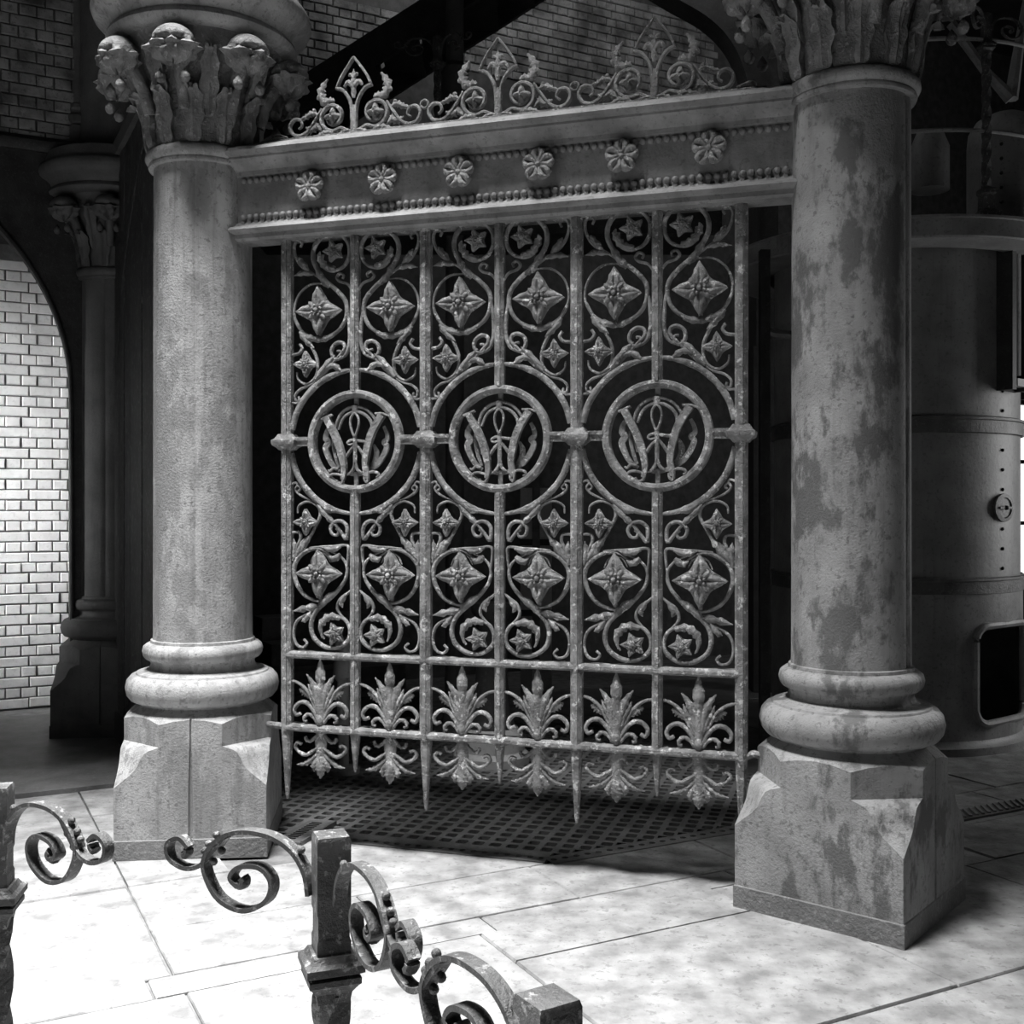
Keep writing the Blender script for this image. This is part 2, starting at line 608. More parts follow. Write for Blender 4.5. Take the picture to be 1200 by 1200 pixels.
# colonnette and flat strip standing on the arcade capital
t = thing('wall_colonnette', 'slender dark colonnette rising from the arcade capital against brickwork', 'colonnette', (*pq(-.0, 0), 0))
t.location = (PC[0] - .215, PC[1] - .115, 4.10)
MB().lathe([(.066, 0), (.066, .22), (.05, .23)], 20).build('pedestal', M_colP, t)
MB().lathe([(.05, .23), (.074, .245), (.078, .28), (.07, .30), (.055, .31), (.052, .33), (.063, .345), (.06, .37), (.045, .38)], 20).build('base_moulding', M_colP, t)
MB().lathe([(.045, .38), (.045, 3.3)], 20).build('shaft', M_colP, t)
# partition of dark boards between arcade column and gate column
dx, dy = LC[0] - PC[0], LC[1] - PC[1]
PL = math.hypot(dx, dy)
pa = math.atan2(dy, dx)
pt = thing('board_partition', 'black peeling board partition between pale gate column and arcade column', 'partition', (*PC, 0), pa)
nb = 11
bd = None
for k in range(nb):
    x = .22 + (PL - .44) * (k + .5) / nb
    if bd is None:
        bd = MB().box((0, 0, 2.05), ((PL - .44) / nb - .012, .05, 4.1)).build('board', M_panel, pt, (x, 0, 0))
    else:
        put('board', bd.data, pt, (x, random.uniform(-.006, .006), 0))
MB().box((PL / 2, .0, .09), (PL - .46, .09, .18)).build('kick_rail', M_dark, pt)
MB().sweep([(.25, 2.55), (.6, 3.15), (1.0, 3.55), (PL / 2, 3.85), (PL - 1.0, 3.55), (PL - .6, 3.15), (PL - .25, 2.55)], .07, .065, 0, flat=True).build('arch_moulding', M_panel, pt)
MB().box((PL / 2, 0, 4.07), (PL - .46, .12, .10)).build('head_rail', M_colP, pt)

# unseen ceiling; octagonal opening set off centre and sized to shade the right side
ce = MB()
OPN = (-2.4, 2.4)
o8 = [(OPN[0] + 2.05 * math.cos(R(22.5 + 45 * k) + GA), OPN[1] + 2.05 * math.sin(R(22.5 + 45 * k) + GA)) for k in range(8)]
o8b = [(OCT[0] + 16 * math.cos(R(22.5 + 45 * k) + GA), OCT[1] + 16 * math.sin(R(22.5 + 45 * k) + GA)) for k in range(8)]
ce.rings([[(x, y, 7.4) for x, y in o8b], [(x, y, 7.4) for x, y in o8], [(x, y, 7.6) for x, y in o8], [(x, y, 7.6) for x, y in o8b]], True, False)
tag(ce.build('ceiling', M_ceil), kind='structure')
# unseen slab added over the aisle bay to keep the roof light off it
tag(MB().prism([pq(-6, -8.35), pq(-6, -5.12), pq(.9, -5.12), pq(.9, -8.35)], 5.42, 5.56).build('aisle_shade_slab', M_ceil), kind='structure')

# ------------------------------------------------------------------ columns
SC = [(0, 0), (.08, .22), (.15, .33), (.3, .41), (.5, .49), (.67, .63), (.85, .83), (1, 1)]


def plinth_mesh(seam_faces):
    """square block whose corners are scooped back to an octagon, with a scalloped top"""
    w, full = .34, .199
    lv = [(.0, 0, 0), (.33, 0, 0)]
    lv += [(.33 + .18 * (1 - f_), full * (1 - x), 0) for f_, x in reversed(SC[:-1])]

    def ring(c, z, ex, zf=None):
        pts = []
        W_ = w + ex
        a = W_ - max(c, .002)
        cs_ = [((-a, -W_), (a, -W_)), ((a, -W_), (W_, -a)), ((W_, -a), (W_, a)), ((W_, a), (a, W_)),
               ((a, W_), (-a, W_)), ((-a, W_), (-W_, a)), ((-W_, a), (-W_, -a)), ((-W_, -a), (-a, -W_))]
        for k, (p, q) in enumerate(cs_):
            if k % 2 == 0:
                ts = [(0, 0), (.25, 0), (.485, 0), (.49, .014), (.51, .014), (.515, 0), (.75, 0)]
            else:
                ts = [(0, 0), (.25, 0), (.5, 0), (.75, 0)]
            for tt, ind in ts:
                x, y = p[0] + (q[0] - p[0]) * tt, p[1] + (q[1] - p[1]) * tt
                if ind and (k // 2) in seam_faces:
                    l = math.hypot(x, y)
                    x, y = x * (1 - ind / l), y * (1 - ind / l)
                zz = z if zf is None else zf(math.hypot(x, y))
                pts.append((x, y, zz))
        return pts
    rs = [ring(c, z, ex) for z, c, ex in lv]
    rs.append(ring(full, 0, 0, lambda r: .633 - .75 * (r - .34)))
    last = rs[-1]
    cone = []
    for x, y, z in last:
        l = math.hypot(x, y)
        cone.append((x / l * .29, y / l * .29, .678))
    rs.append(cone)
    return MB().rings(rs)


def shaft_mesh(seams):
    m = MB()
    n = 72
    prof = [(.236, .955), (.2335, 1.0), (.232, 2.0), (.231, 3.23)]
    rs = []
    for r, z in prof:
        ring = []
        for j in range(n):
            a = 2 * PI * j / n
            rr = r
            for s in seams:
                d = abs((a - s + PI) % (2 * PI) - PI)
                if d < .02:
                    rr -= .008
            ring.append((rr * math.cos(a), rr * math.sin(a), z))
        rs.append(ring)
    return m.rings(rs)


def crocket_mesh():
    m = MB()
    rs = []
    N, K = 30, 18
    for i in range(K + 1):
        t = max(.03, min(PI - .03, PI * i / K))
        ring = []
        for j in range(N):
            a = 2 * PI * j / N
            d = Vector((math.sin(t) * math.cos(a), math.sin(t) * math.sin(a), -math.cos(t)))
            lat = d.z
            r = .093
            r *= 1 + .05 * max(0, lat)
            # folds across the curled leaf below a smooth dome
            k = max(0, min(1, (.42 - lat) / .25))
            r *= 1 + k * (.13 * math.sin(7 * a + 2.2 * lat) - .26 * math.exp(-((lat - .22) / .10) ** 2) - .20 * math.exp(-((lat + .22) / .09) ** 2) + .07 * math.sin(11 * a - 9 * lat))
            if lat < -.2:
                r *= 1 - .28 * (-.2 - lat)
            flare = 1 + .22 * abs(d.y) ** 3 * (1 if -.3 < lat < .3 else 0)
            ring.append((d.x * r * 1.0, d.y * r * 1.1 * flare, d.z * r * 1.0))
        rs.append(ring)
    m.rings(rs)
    return m


CP = {}


def make_column(name, label, loc, rz, mp, mc, seams, capz, group=None):
    t = thing(name, label, 'column', (*loc, 0), rz, group)
    plinth_mesh(seams).build('plinth', mp, t, angle=30)
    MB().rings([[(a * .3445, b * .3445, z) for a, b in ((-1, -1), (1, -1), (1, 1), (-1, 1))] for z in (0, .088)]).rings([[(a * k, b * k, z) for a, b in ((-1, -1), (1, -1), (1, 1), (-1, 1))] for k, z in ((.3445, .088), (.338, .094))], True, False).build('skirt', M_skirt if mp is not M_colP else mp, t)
    MB().lathe([(.29, .66), (.31, .68), (.335, .687), (.353, .71), (.361, .745), (.353, .78), (.333, .803), (.312, .808),
                (.308, .816), (.272, .822), (.250, .834), (.243, .854), (.248, .872), (.262, .884)], 64).build('lower_torus', mp, t, angle=50)
    MB().lathe([(.25, .874), (.266, .878), (.279, .893), (.284, .916), (.278, .938), (.262, .951), (.246, .955), (.244, .968), (.234, .972)], 64).build('upper_torus', mp, t, angle=50)
    shaft_mesh([-PI / 2 + k * PI / 2 for k in seams]).build('shaft', mp, t)
    MB().lathe([(.231, 3.215), (.252, 3.218), (.256, 3.228), (.252, 3.238), (.262, 3.246), (.270, 3.262), (.268, 3.28), (.256, 3.294), (.245, 3.30)], 56).build('neck_ring', mp, t, angle=50)
    MB().lathe([(.236, 3.295), (.236, 3.34), (.245, 3.45), (.27, 3.60), (.32, 3.72), (.39, 3.80), (.40, 3.83)], 48, cap=False).build('bell', mc, t)
    ab = [(.36, 3.785), (.415, 3.787), (.44, 3.80), (.449, 3.82), (.44, 3.842), (.43, 3.85), (.438, 3.872), (.462, 3.895), (.488, 3.908),
          (.505, 3.925), (.516, 3.955), (.512, 3.985), (.498, 4.005), (.48, 4.015), (.47, 4.04), (.45, 4.10), (.2, 4.10)]
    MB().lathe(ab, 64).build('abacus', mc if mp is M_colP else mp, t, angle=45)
    if 'lf' not in CP:
        for key, path, w in (('lf', [(.238, 3.30), (.255, 3.37), (.262, 3.45), (.282, 3.51), (.322, 3.535), (.334, 3.51)], .085),
                             ('lt', [(.25, 3.42), (.275, 3.50), (.298, 3.58), (.332, 3.655), (.376, 3.70), (.392, 3.68)], .075)):
            m = MB()
            # leaf blade: path in x-z, blade width across y
            p = spline(path, 4)
            rs = []
            for i, (x, z) in enumerate(p):
                tt = i / (len(p) - 1)
                ww = w * (.55 + .6 * math.sin(PI * min(1, tt * 1.15)) ** .8) * (1 - .55 * tt ** 3) * (1 + .16 * math.sin(tt * 26))
                rs.append([(x - .012, -ww / 2 * .7, z), (x + .018, -ww / 2, z), (x + .012, -ww / 4, z), (x + .03, 0, z), (x + .012, ww / 4, z), (x + .018, ww / 2, z), (x - .012, ww / 2 * .7, z)])
            m.rings(rs)
            CP[key] = m
        m = MB()
        m.tube([(.27, 0, 3.44), (.30, 0, 3.54), (.345, 0, 3.62), (.41, 0, 3.66)], [.028, .03, .034, .04], 8)
        CP['st'] = m
        CP['cr'] = crocket_mesh()
        CP['be'] = MB().lathe([(.004, -.032), (.016, -.026), (.024, -.010), (.022, .006), (.012, .02), (.003, .034)], 10)
    me = {k: None for k in CP}

    def inst(key, name, par, loc_, rz_, scale=None):
        if me[key] is None:
            o = CP[key].build(name, mc, par, loc_, rz_, scale, angle=60)
            me[key] = o.data
            return o
        return put(name, me[key], par, loc_, rz_, scale)
    for k in range(12):
        a = 2 * PI * k / 12
        inst('lf', 'acanthus_leaf', t, (0, 0, 0), a)
    for k in range(8):
        a = capz + k * PI / 4
        inst('lt', 'upper_leaf', t, (0, 0, 0), a + PI / 8)
        inst('st', 'crocket_stem', t, (0, 0, 0), a)
        c = inst('cr', 'crocket', t, (.425 * math.cos(a), .425 * math.sin(a), 3.665), a)
        inst('be', 'berry', c, (.012, -.055, -.135), 0)
        inst('be', 'berry', c, (.012, .055, -.135), 0)
    MB().lathe([(.30, 4.09), (.30, 4.14), (.24, 4.18), (.24, 7.4)], 32).build('upper_shaft', mp, t)
    return t


# seams: 0 front, 1 right, 2 back, 3 left
make_column('iron_column', 'cast iron column on pale chipped plinth between the gate and black partition', LC, R(6), M_col, M_cap, (0, 2), R(-90 - 6 - 2))
make_column('iron_column', 'blotchy stained cast iron column standing in front of the engine cylinder', RC, R(-39.5), M_colR, M_cap, (1, 3), R(-90 - 4))
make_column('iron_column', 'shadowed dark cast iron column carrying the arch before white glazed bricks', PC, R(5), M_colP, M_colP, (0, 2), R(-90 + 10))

# ------------------------------------------------------------------ lintel beam between the gate columns
bt = thing('lintel_beam', 'ornamental iron lintel beam with rosettes and cresting above the gate', 'beam', (*LC, 0), GA)
U0, U1 = .205, 2.805
front = [(-.06, 2.862), (-.075, 2.872), (-.075, 2.892), (-.10, 2.898), (-.112, 2.908), (-.10, 2.922), (-.075, 2.932), (-.065, 2.945),
         (-.055, 2.952), (-.055, 3.165), (-.065, 3.172), (-.068, 3.19), (-.085, 3.205), (-.115, 3.222), (-.128, 3.232), (-.128, 3.242),
         (-.150, 3.248), (-.158, 3.262), (-.15, 3.278), (-.135, 3.284), (-.11, 3.298), (-.03, 3.33)]
prof = front + [(-y, z) for y, z in reversed(front)]
mb = MB()
mb.rings([[(u, y, z) for y, z in prof] for u in [U0 + (U1 - U0) * k / 8 for k in range(9)]])
mb.build('beam_body', M_beam, bt, angle=28)
bead = MB().sphere((0, 0, 0), .0155, 8, 6).build('bead', M_beam, bt, (.26, -.058, 3.147))
nbead = 73
for k in range(nbead):
    u = .26 + k * .0347
    if k:
        put('bead', bead.data, bt, (u, -.058, 3.147))
    put('bead', bead.data, bt, (u, -.062, 2.972))
tg = MB()
for k in range(nbead):
    for z, h in ((2.947, .020),):
        tg.box((.26 + k * .0347, -.06, z), (.016, .018, h))
tag(tg.build('tongue_course', M_beam, bt), kind='stuff')


def star_mesh(pts, r, waist, h, petals=True, n_r=5, thick=.012, rot=PI / 2, sharp=1.6, per=8):
    m = MB()
    N = pts * per
    rs = []

    def rad(a):
        k = abs(math.sin(pts * (a - rot) / 2))
        return r * (1 - (1 - waist) * k ** sharp)
    ring = [(rad(2 * PI * j / N) * math.cos(2 * PI * j / N), thick, rad(2 * PI * j / N) * math.sin(2 * PI * j / N)) for j in range(N)]
    rs.append(ring)
    for i in range(n_r + 1):
        f_ = 1 - i / n_r
        if i == n_r:
            f_ = .04
        ring = []
        for j in range(N):
            a = 2 * PI * j / N
            q = rad(a) * f_
            y = -h * (1 - f_ ** 2) * .55
            if petals:
                y -= h * .55 * math.sin(PI * min(1, f_ * 1.05)) ** 2 * (.35 + .65 * abs(math.cos(pts * (a - rot) / 2)) ** 2)
                y += h * .30 * math.exp(-((f_ - .62) / .1) ** 2) * abs(math.cos(pts * (a - rot) / 2)) ** 6
            if f_ < .25:
                y -= h * .35
            ring.append((q * math.cos(a), y, q * math.sin(a)))
        rs.append(ring)
    m.rings(rs)
    return m


# rosettes of the beam: five fat lobes
bro = star_mesh(5, .060, .75, .03, True, 4, .01, PI / 2, 1.2, 6)
for k in range(5):
    a = PI / 2 + 2 * PI * k / 5
    c, n_ = math.cos(a), math.sin(a)
    for sd in (-1, 1):
        bro.sweep([(.012 * c, .012 * n_), (.040 * c - sd * .018 * n_, .040 * n_ + sd * .018 * c), (.058 * c - sd * .013 * n_, .058 * n_ + sd * .013 * c), (.070 * c, .070 * n_)], .034, .040, -.036, lens=True, taper=(.6, .3), sub=3)
bro.sphere((0, -.042, 0), .014, 8, 5)
b0 = None
for k in range(6):
    lc = (.62 + .3663 * k, -.055, 3.083)
    if b0 is None:
        b0 = bro.build('rosette', M_crest, bt, lc, angle=60)
    else:
        put('rosette', b0.data, bt, lc)

# cresting: three fleurons with scrolls, each piece its own part
cz = 0.


def spiral(cx, cz_, r0, r1, a0, turns, n=22):
    return [(cx + (r0 + (r1 - r0) * k / n) * math.cos(a0 + turns * 2 * PI * k / n), cz_ + (r0 + (r1 - r0) * k / n) * math.sin(a0 + turns * 2 * PI * k / n)) for k in range(n + 1)]


crest = {}
m = MB()                                                          # pointed finial frame
m.sweep([(0, 3.69), (-.035, 3.645), (-.066, 3.60), (-.084, 3.562)], .013, .03, sub=3)
m.sweep([(0, 3.69), (.035, 3.645), (.066, 3.60), (.084, 3.562)], .013, .03, sub=3)
m.sweep([(-.090, 3.556), (-.055, 3.542), (-.025, 3.50), (-.012, 3.455), (-.01, 3.40)], .018, .026, sub=3)
m.sweep([(.090, 3.556), (.055, 3.542), (.025, 3.50), (.012, 3.455), (.01, 3.40)], .018, .026, sub=3)
m.sweep([(0, 3.47), (0, 3.40), (0, 3.33)], .034, .03, sub=3, taper=(.5, 1))
crest['finial_frame'] = m
m = MB()                                                          # leaf inside the frame
m.sweep([(0, 3.50), (0, 3.57), (0, 3.635)], .028, .02, -.006, lens=True, taper=(.6, .1), jag=.2)
for s in (-1, 1):
    m.sweep([(0, 3.545), (s * .025, 3.575), (s * .046, 3.555)], .024, .02, -.008, lens=True, taper=(.6, .5))
    m.sweep([(0, 3.59), (s * .016, 3.61), (s * .022, 3.60)], .016, .016, -.008, lens=True, taper=(.6, .4))
crest['finial_leaf'] = m
m = MB()
m.sweep([(.012, 3.345), (.05, 3.36)] + spiral(.108, 3.425, .070, .030, R(-125), 1.35, 16), .021, .030, sub=3, taper=(1, .6))
crest['scroll'] = m
m = star_mesh(4, .046, .5, .024)
crest['scroll_flower'] = m
m = MB()
m.sweep([(.125, 3.488), (.155, 3.502), (.170, 3.54), (.158, 3.575), (.135, 3.605)], .044, .026, 0, lens=True, taper=(.7, .15), jag=.3)
m.sweep([(.10, 3.495), (.13, 3.50), (.158, 3.49)], .036, .026, 0, lens=True, taper=(.5, .4), jag=.35)
crest['curl_leaf'] = m
m = MB()
m.sweep([(.165, 3.47), (.195, 3.425), (.235, 3.372), (.275, 3.352), (.315, 3.362), (.332, 3.40), (.312, 3.43), (.28, 3.428), (.268, 3.40), (.285, 3.385)], .019, .028, sub=4, taper=(.7, .6))
crest['link_scroll'] = m
m = MB()
m.sweep([(.185, 3.440), (.215, 3.452), (.25, 3.436), (.28, 3.43)], .028, .024, 0, lens=True, taper=(.6, .4), jag=.35)
m.sphere((.206, 0, 3.464), .011, 6, 5)
m.sweep([(.02, 3.35), (.05, 3.345), (.085, 3.335)], .022, .03, -.006, lens=True, taper=(.8, .3), jag=.3)
m.sweep([(.10, 3.345), (.14, 3.352), (.19, 3.342)], .034, .03, -.004, lens=True, taper=(.6, .3), jag=.3)
m.sweep([(.19, 3.40), (.215, 3.375), (.25, 3.39)], .034, .024, .002, lens=True, taper=(.5, .3), jag=.35)
m.sweep([(.16, 3.36), (.19, 3.39), (.20, 3.42)], .03, .022, .004, lens=True, taper=(.6, .3), jag=.3)
crest['leaf_spray'] = m
cme = {}
for uc in (.804, 1.508, 2.209):
    for key in ('finial_frame', 'finial_leaf', 'scroll', 'scroll_flower', 'curl_leaf', 'link_scroll', 'leaf_spray'):
        for s in ((1,) if key.startswith('finial') else (1, -1)):
            lc = (uc, 0, 0) if key != 'scroll_flower' else (uc + s * .108, -.006, 3.425)
            if key not in cme:
                cme[key] = crest[key].build(key, M_crest, bt, lc, angle=50).data
            else:
                put(key, cme[key], bt, lc, None, (s, 1, 1))
kn = MB()
kn.sweep([(.018 * math.cos(2 * PI * k / 8), .018 * math.sin(2 * PI * k / 8)) for k in range(8)], .011, .022, sub=2, closed=True)
k0 = kn.build('knot_ring', M_crest, bt, (1.156, 0, 3.435))
put('knot_ring', k0.data, bt, (1.859, 0, 3.435))
m = MB()
m.sweep([(.335, 3.39), (.30, 3.372), (.345, 3.352), (.375, 3.362), (.408, 3.368), (.428, 3.352), (.42, 3.334), (.404, 3.342)][2:], .013, .02, sub=4, taper=(.8, .6))
e0 = m.build('end_curl', M_crest, bt, (2.209, 0, 0))
put('end_curl', e0.data, bt, (.804, 0, 0), None, (-1, 1, 1))
m = MB().sweep([(-.36, 3.35), (-.42, 3.345), (-.48, 3.335)], .03, .03, 0, lens=True, taper=(.6, .2))
m.build('end_leaf', M_crest, bt, (.804, 0, 0))
MB().box(((U0 + U1) / 2, 0, 3.332), (2.35, .06, .012)).build('crest_rail', M_crest, bt)

# ------------------------------------------------------------------ the gate
gx = .458
gate = thing('iron_gate', 'ornate wrought iron gate of scrolls, rosettes and three round monograms', 'gate', (*gpt(gx, 0), 0), GA)
PW = .7052


def bar_mesh(w, z0, z1, spike=None):
    m = MB()
    h, c = w / 2, w * .28
    oc = [(-h, -c), (-c, -h), (c, -h), (h, -c), (h, c), (c, h), (-c, h), (-h, c)]
    lv = []
    if spike:
        lv += [(spike, .18), (spike + .02, .34), (z0, .96), (z0 + .03, 1)]
    else:
        lv += [(z0, 1)]
    lv.append((z1, 1))
    m.rings([[(x * k, y * k, z) for x, y in oc] for z, k in lv])
    m.box((0, -h - .002, (z0 + z1) / 2), (w * .34, .006, z1 - z0 - .01))
    return m


st = None
for k in range(4):
    if st is None:
        st = bar_mesh(.052, .545, 2.89, .225).build('stile', M_gate, gate, (0, 0, 0))
    else:
        put('stile', st.data, gate, (PW * k, 0, 0))
for k in range(3):
    x = PW * (k + .5)
    if k == 0:
        bu = bar_mesh(.044, 2.135, 2.89).build('centre_bar', M_gate, gate, (x, 0, 0))
        bl = bar_mesh(.044, .545, 1.672, .372).build('centre_bar', M_gate, gate, (x, 0, 0))
    else:
        put('centre_bar', bu.data, gate, (x, 0, 0))
        put('centre_bar', bl.data, gate, (x, 0, 0))


def rail_mesh(L, hh, dd):
    h, d = hh / 2, dd / 2
    return MB().rings([[(x, y, z) for y, z in ((-d, -h * .4), (-d, h * .4), (-d * .5, h), (d, h), (d, -h), (-d * .5, -h))] for x in (0, L)])


rail_mesh(PW * 3, .034, .06).build('rail', M_gate, gate, (0, 0, .908))
rail_mesh(PW * 3 + .0, .036, .06).build('rail', M_gate, gate, (0, 0, .565))
rail_mesh(PW * 3 + .05, .03, .05).build('head_rail', M_gate, gate, (-.025, 0, 2.875))
# collars and stubs at mid height
cm = MB()
cm.rings([[(x * k * 1.0, y * k * .85, z) for x, y in ((-1, -1), (1, -1), (1, 1), (-1, 1))] for z, k in
          ((1.872, .032), (1.882, .040), (1.894, .056), (1.906, .060), (1.918, .060), (1.926, .048), (1.938, .040), (1.948, .034))])
c0 = None
for k in range(4):
    if c0 is None:
        c0 = cm.build('collar', M_gate, gate, (0, 0, 0), angle=25)
    else:
        put('collar', c0.data, gate, (PW * k, 0, 0))
s0 = None
for k in range(3):
    for sx in (-1, 1):
        lc = (PW * (k + .5) + sx * .29, 0, 1.908)
        if s0 is None:
            s0 = MB().box((0, 0, 0), (.115, .04, .036)).box((0, -.012, .016), (.115, .03, .016)).build('arm', M_gate, gate, lc)
        else:
            put('arm', s0.data, gate, lc)
# rings
rg = MB()
sec = [(.240, -.010), (.236, -.022), (.222, -.027), (.208, -.022), (.203, -.010), (.205, .022), (.238, .022)]
N = 56
rg.rings([[(r * math.cos(2 * PI * j / N), y, r * math.sin(2 * PI * j / N)) for r, y in sec] for j in range(N + 1)], True, False)
r0 = None
for k in range(3):
    lc = (PW * (k + .5), 0, 1.906)
    if r0 is None:
        r0 = rg.build('ring', M_gate, gate, lc)
    else:
        put('ring', r0.data, gate, lc)

# monogram: interlaced letters inside each ring (units: 1/1000 of the tracing, x from centre)
ms = .00057


def T(pts):
    return [((x - 590) * ms, (522 - y) * ms) for x, y in pts]


mono = {}
m = MB()
m.sweep(T([(340, 318), (375, 385), (420, 470), (462, 570), (490, 670), (500, 750), (488, 830)]), .031, .028, -.012, taper=(1, .6), flat=True)
m.sweep(T([(838, 310), (795, 370), (745, 460), (712, 560), (692, 660), (690, 740), (708, 820)]), .031, .028, -.012, taper=(1, .6), flat=True)
m.sweep(T([(300, 335), (345, 318), (390, 300)]), .012, .028, -.013)
m.sweep(T([(780, 300), (838, 300), (890, 318)]), .012, .028, -.013)
m.sweep(T([(500, 790), (485, 850), (445, 860), (430, 830)]), .014, .022, -.012, taper=(.7, .7))
m.sweep(T([(490, 800), (430, 785), (385, 790), (370, 815), (390, 825)]), .014, .022, -.012, taper=(.7, .7))
m.sweep(T([(705, 690), (715, 770), (712, 850), (685, 835), (680, 800)]), .014, .022, -.014, taper=(.6, .7))
m.sweep(T([(690, 790), (740, 770), (790, 775), (808, 800), (785, 812)]), .014, .022, -.012, taper=(.7, .7))
mono['letter_w'] = m
m = MB()
m.sweep(T([(440, 640), (415, 520), (410, 420), (440, 320), (500, 258), (585, 235), (670, 252), (735, 305), (775, 370)]), .016, .018, .004, taper=(.8, .8))
m.sweep(T([(440, 420), (475, 335), (530, 290), (585, 278), (650, 290), (710, 335), (738, 400), (725, 470), (690, 520), (620, 515), (560, 505), (520, 525), (535, 545), (580, 535)]), .016, .018, .002, taper=(.7, .6))
m.sweep(T([(585, 225), (585, 255), (585, 290)]), .03, .018, .0, taper=(1, .7))
m.sweep(T([(548, 370), (556, 320), (585, 290), (614, 320), (624, 370), (610, 430), (585, 475), (560, 430)]), .011, .016, -.004, sub=4, closed=True)
m.sweep(T([(585, 470), (588, 545), (588, 640), (588, 720)]), .020, .018, 0)
m.sweep(T([(588, 690), (575, 740), (545, 778), (505, 795)]), .016, .018, 0, taper=(1, .5))
m.sweep(T([(590, 690), (605, 745), (645, 775)]), .016, .018, 0, taper=(1, .5))
m.sweep(T([(585, 550), (545, 590), (505, 645)]), .016, .016, .004)
m.sweep(T([(590, 545), (630, 590), (672, 650)]), .016, .016, .004)
mono['letter_b'] = m
m = MB()
m.sweep(T([(345, 400), (325, 440), (320, 490), (345, 520), (318, 565), (340, 640), (380, 710), (440, 760)]), .028, .016, .010, taper=(.6, .6), flat=True)
m.sweep(T([(375, 480), (385, 560), (405, 650), (435, 730)]), .018, .014, .010, taper=(.4, .8))
m.sweep(T([(430, 745), (390, 735), (360, 760), (338, 748)]), .016, .016, .006, taper=(.8, .5))
m.sweep(T([(835, 400), (860, 450), (868, 500), (840, 530), (862, 565), (830, 640), (775, 710), (710, 750), (640, 780), (570, 790), (500, 775)]), .024, .016, .010, taper=(.6, .5), flat=True)
m.sweep(T([(745, 545), (770, 610), (760, 670), (725, 720)]), .03, .014, .010, taper=(.3, .6))
mono['letter_m'] = m
for key, m in mono.items():
    o = None
    for k in range(3):
        lc = (PW * (k + .5), 0, 1.906)
        if o is None:
            o = m.build(key, M_gate, gate, lc, angle=45)
        else:
            put(key, o.data, gate, lc)
MB_hold = MB().box((0, .012, .19), (.02, .012, .05)).box((0, .012, -.175), (.02, .012, .07)).build('monogram_stay', M_gate, gate, (PW * .5, 0, 1.906))
for k in (1, 2):
    put('monogram_stay', MB_hold.data, gate, (PW * (k + .5), 0, 1.906))

# scrollwork: one half panel (x from the centre bar to the stile), mirrored and repeated
half = []      # (name, MB)


def strand(name, path, w=.02, d=.022, y=0., taper=(.8, .6), leaf=(), **kw):
    m = MB()
    m.sweep(path, w, d, y, taper=taper, sub=4, **kw)
    for lp, lw in leaf:
        m.sweep(lp, lw, .02, y - .006, lens=True, taper=(.6, .15), jag=.22, sub=4)
    half.append((name, m))


def ball(path, r=.012):
    return path


# upper field
arc = [(.333 * math.cos(R(a)), 1.906 + .333 * math.sin(R(a))) for a in (11, 24, 37, 50, 62, 74, 84, 90)]
strand('arch_band', arc, .030, .026, -.004, (1, .45), [([(.07, 2.238), (.11, 2.262), (.155, 2.25)], .028)])
strand('scroll', [(.165, 2.785), (.172, 2.745), (.150, 2.716), (.110, 2.706), (.060, 2.724), (.032, 2.770), (.036, 2.830), (.075, 2.873), (.120, 2.884),
                  (.180, 2.862), (.214, 2.815), (.212, 2.750), (.159, 2.669), (.095, 2.614), (.050, 2.560), (.044, 2.498), (.073, 2.438), (.138, 2.399),
                  (.215, 2.397), (.285, 2.440), (.317, 2.515), (.296, 2.598), (.235, 2.648), (.160, 2.650)], .022, .026, 0, (.5, .4),
       [([(.13, 2.63), (.17, 2.675), (.205, 2.735)], .034), ([(.11, 2.405), (.17, 2.388), (.25, 2.402), (.285, 2.43)], .03),
        ([(.10, 2.715), (.15, 2.728), (.182, 2.775), (.178, 2.80)], .032)])
strand('stem', [(.043, 2.535), (.030, 2.450), (.028, 2.371), (.045, 2.318), (.075, 2.295)], .02, .024, 0, (.6, .6))
strand('scroll', [(.312, 2.490), (.265, 2.409), (.223, 2.352), (.195, 2.285), (.202, 2.216), (.249, 2.182), (.294, 2.203), (.302, 2.240)], .016, .02, 0, (.8, .5),
       [([(.285, 2.43), (.25, 2.385), (.21, 2.35)], .03)])
strand('curl', [(.223, 2.157), (.159, 2.227), (.095, 2.294), (.056, 2.333), (.058, 2.362), (.085, 2.370), (.114, 2.352), (.120, 2.318), (.098, 2.292), (.072, 2.302), (.074, 2.328), (.092, 2.330)],
       .018, .024, -.002, (.5, .6), [([(.20, 2.20), (.15, 2.262), (.10, 2.31)], .03)])
strand('corner_tendril', [(.164, 2.663), (.223, 2.704), (.275, 2.735), (.309, 2.786), (.317, 2.834), (.298, 2.862), (.277, 2.848), (.284, 2.828)], .014, .02, 0, (.7, .8),
       [([(.215, 2.695), (.265, 2.705), (.315, 2.695)], .026), ([(.24, 2.715), (.275, 2.755), (.29, 2.78)], .03)])
strand('tendril', [(.018, 2.612), (.041, 2.641), (.079, 2.654), (.095, 2.673), (.080, 2.692), (.060, 2.682), (.066, 2.666)], .014, .018, 0, (.8, .8))
strand('hook', [(.326, 2.322), (.291, 2.328), (.275, 2.350), (.288, 2.371)], .016, .018, 0, (1, .9))
strand('tendril', [(.191, 2.207), (.233, 2.176), (.281, 2.160), (.309, 2.135), (.307, 2.105), (.290, 2.108), (.294, 2.125)], .012, .018, 0, (.7, .9))
strand('tie', [(.326, 2.095), (.300, 2.095), (.285, 2.11)], .012, .018, 0, (1, .8))
strand('rosette_stem', [(.182, 2.398), (.182, 2.43), (.182, 2.47)], .018, .018, .006, (1, 1))
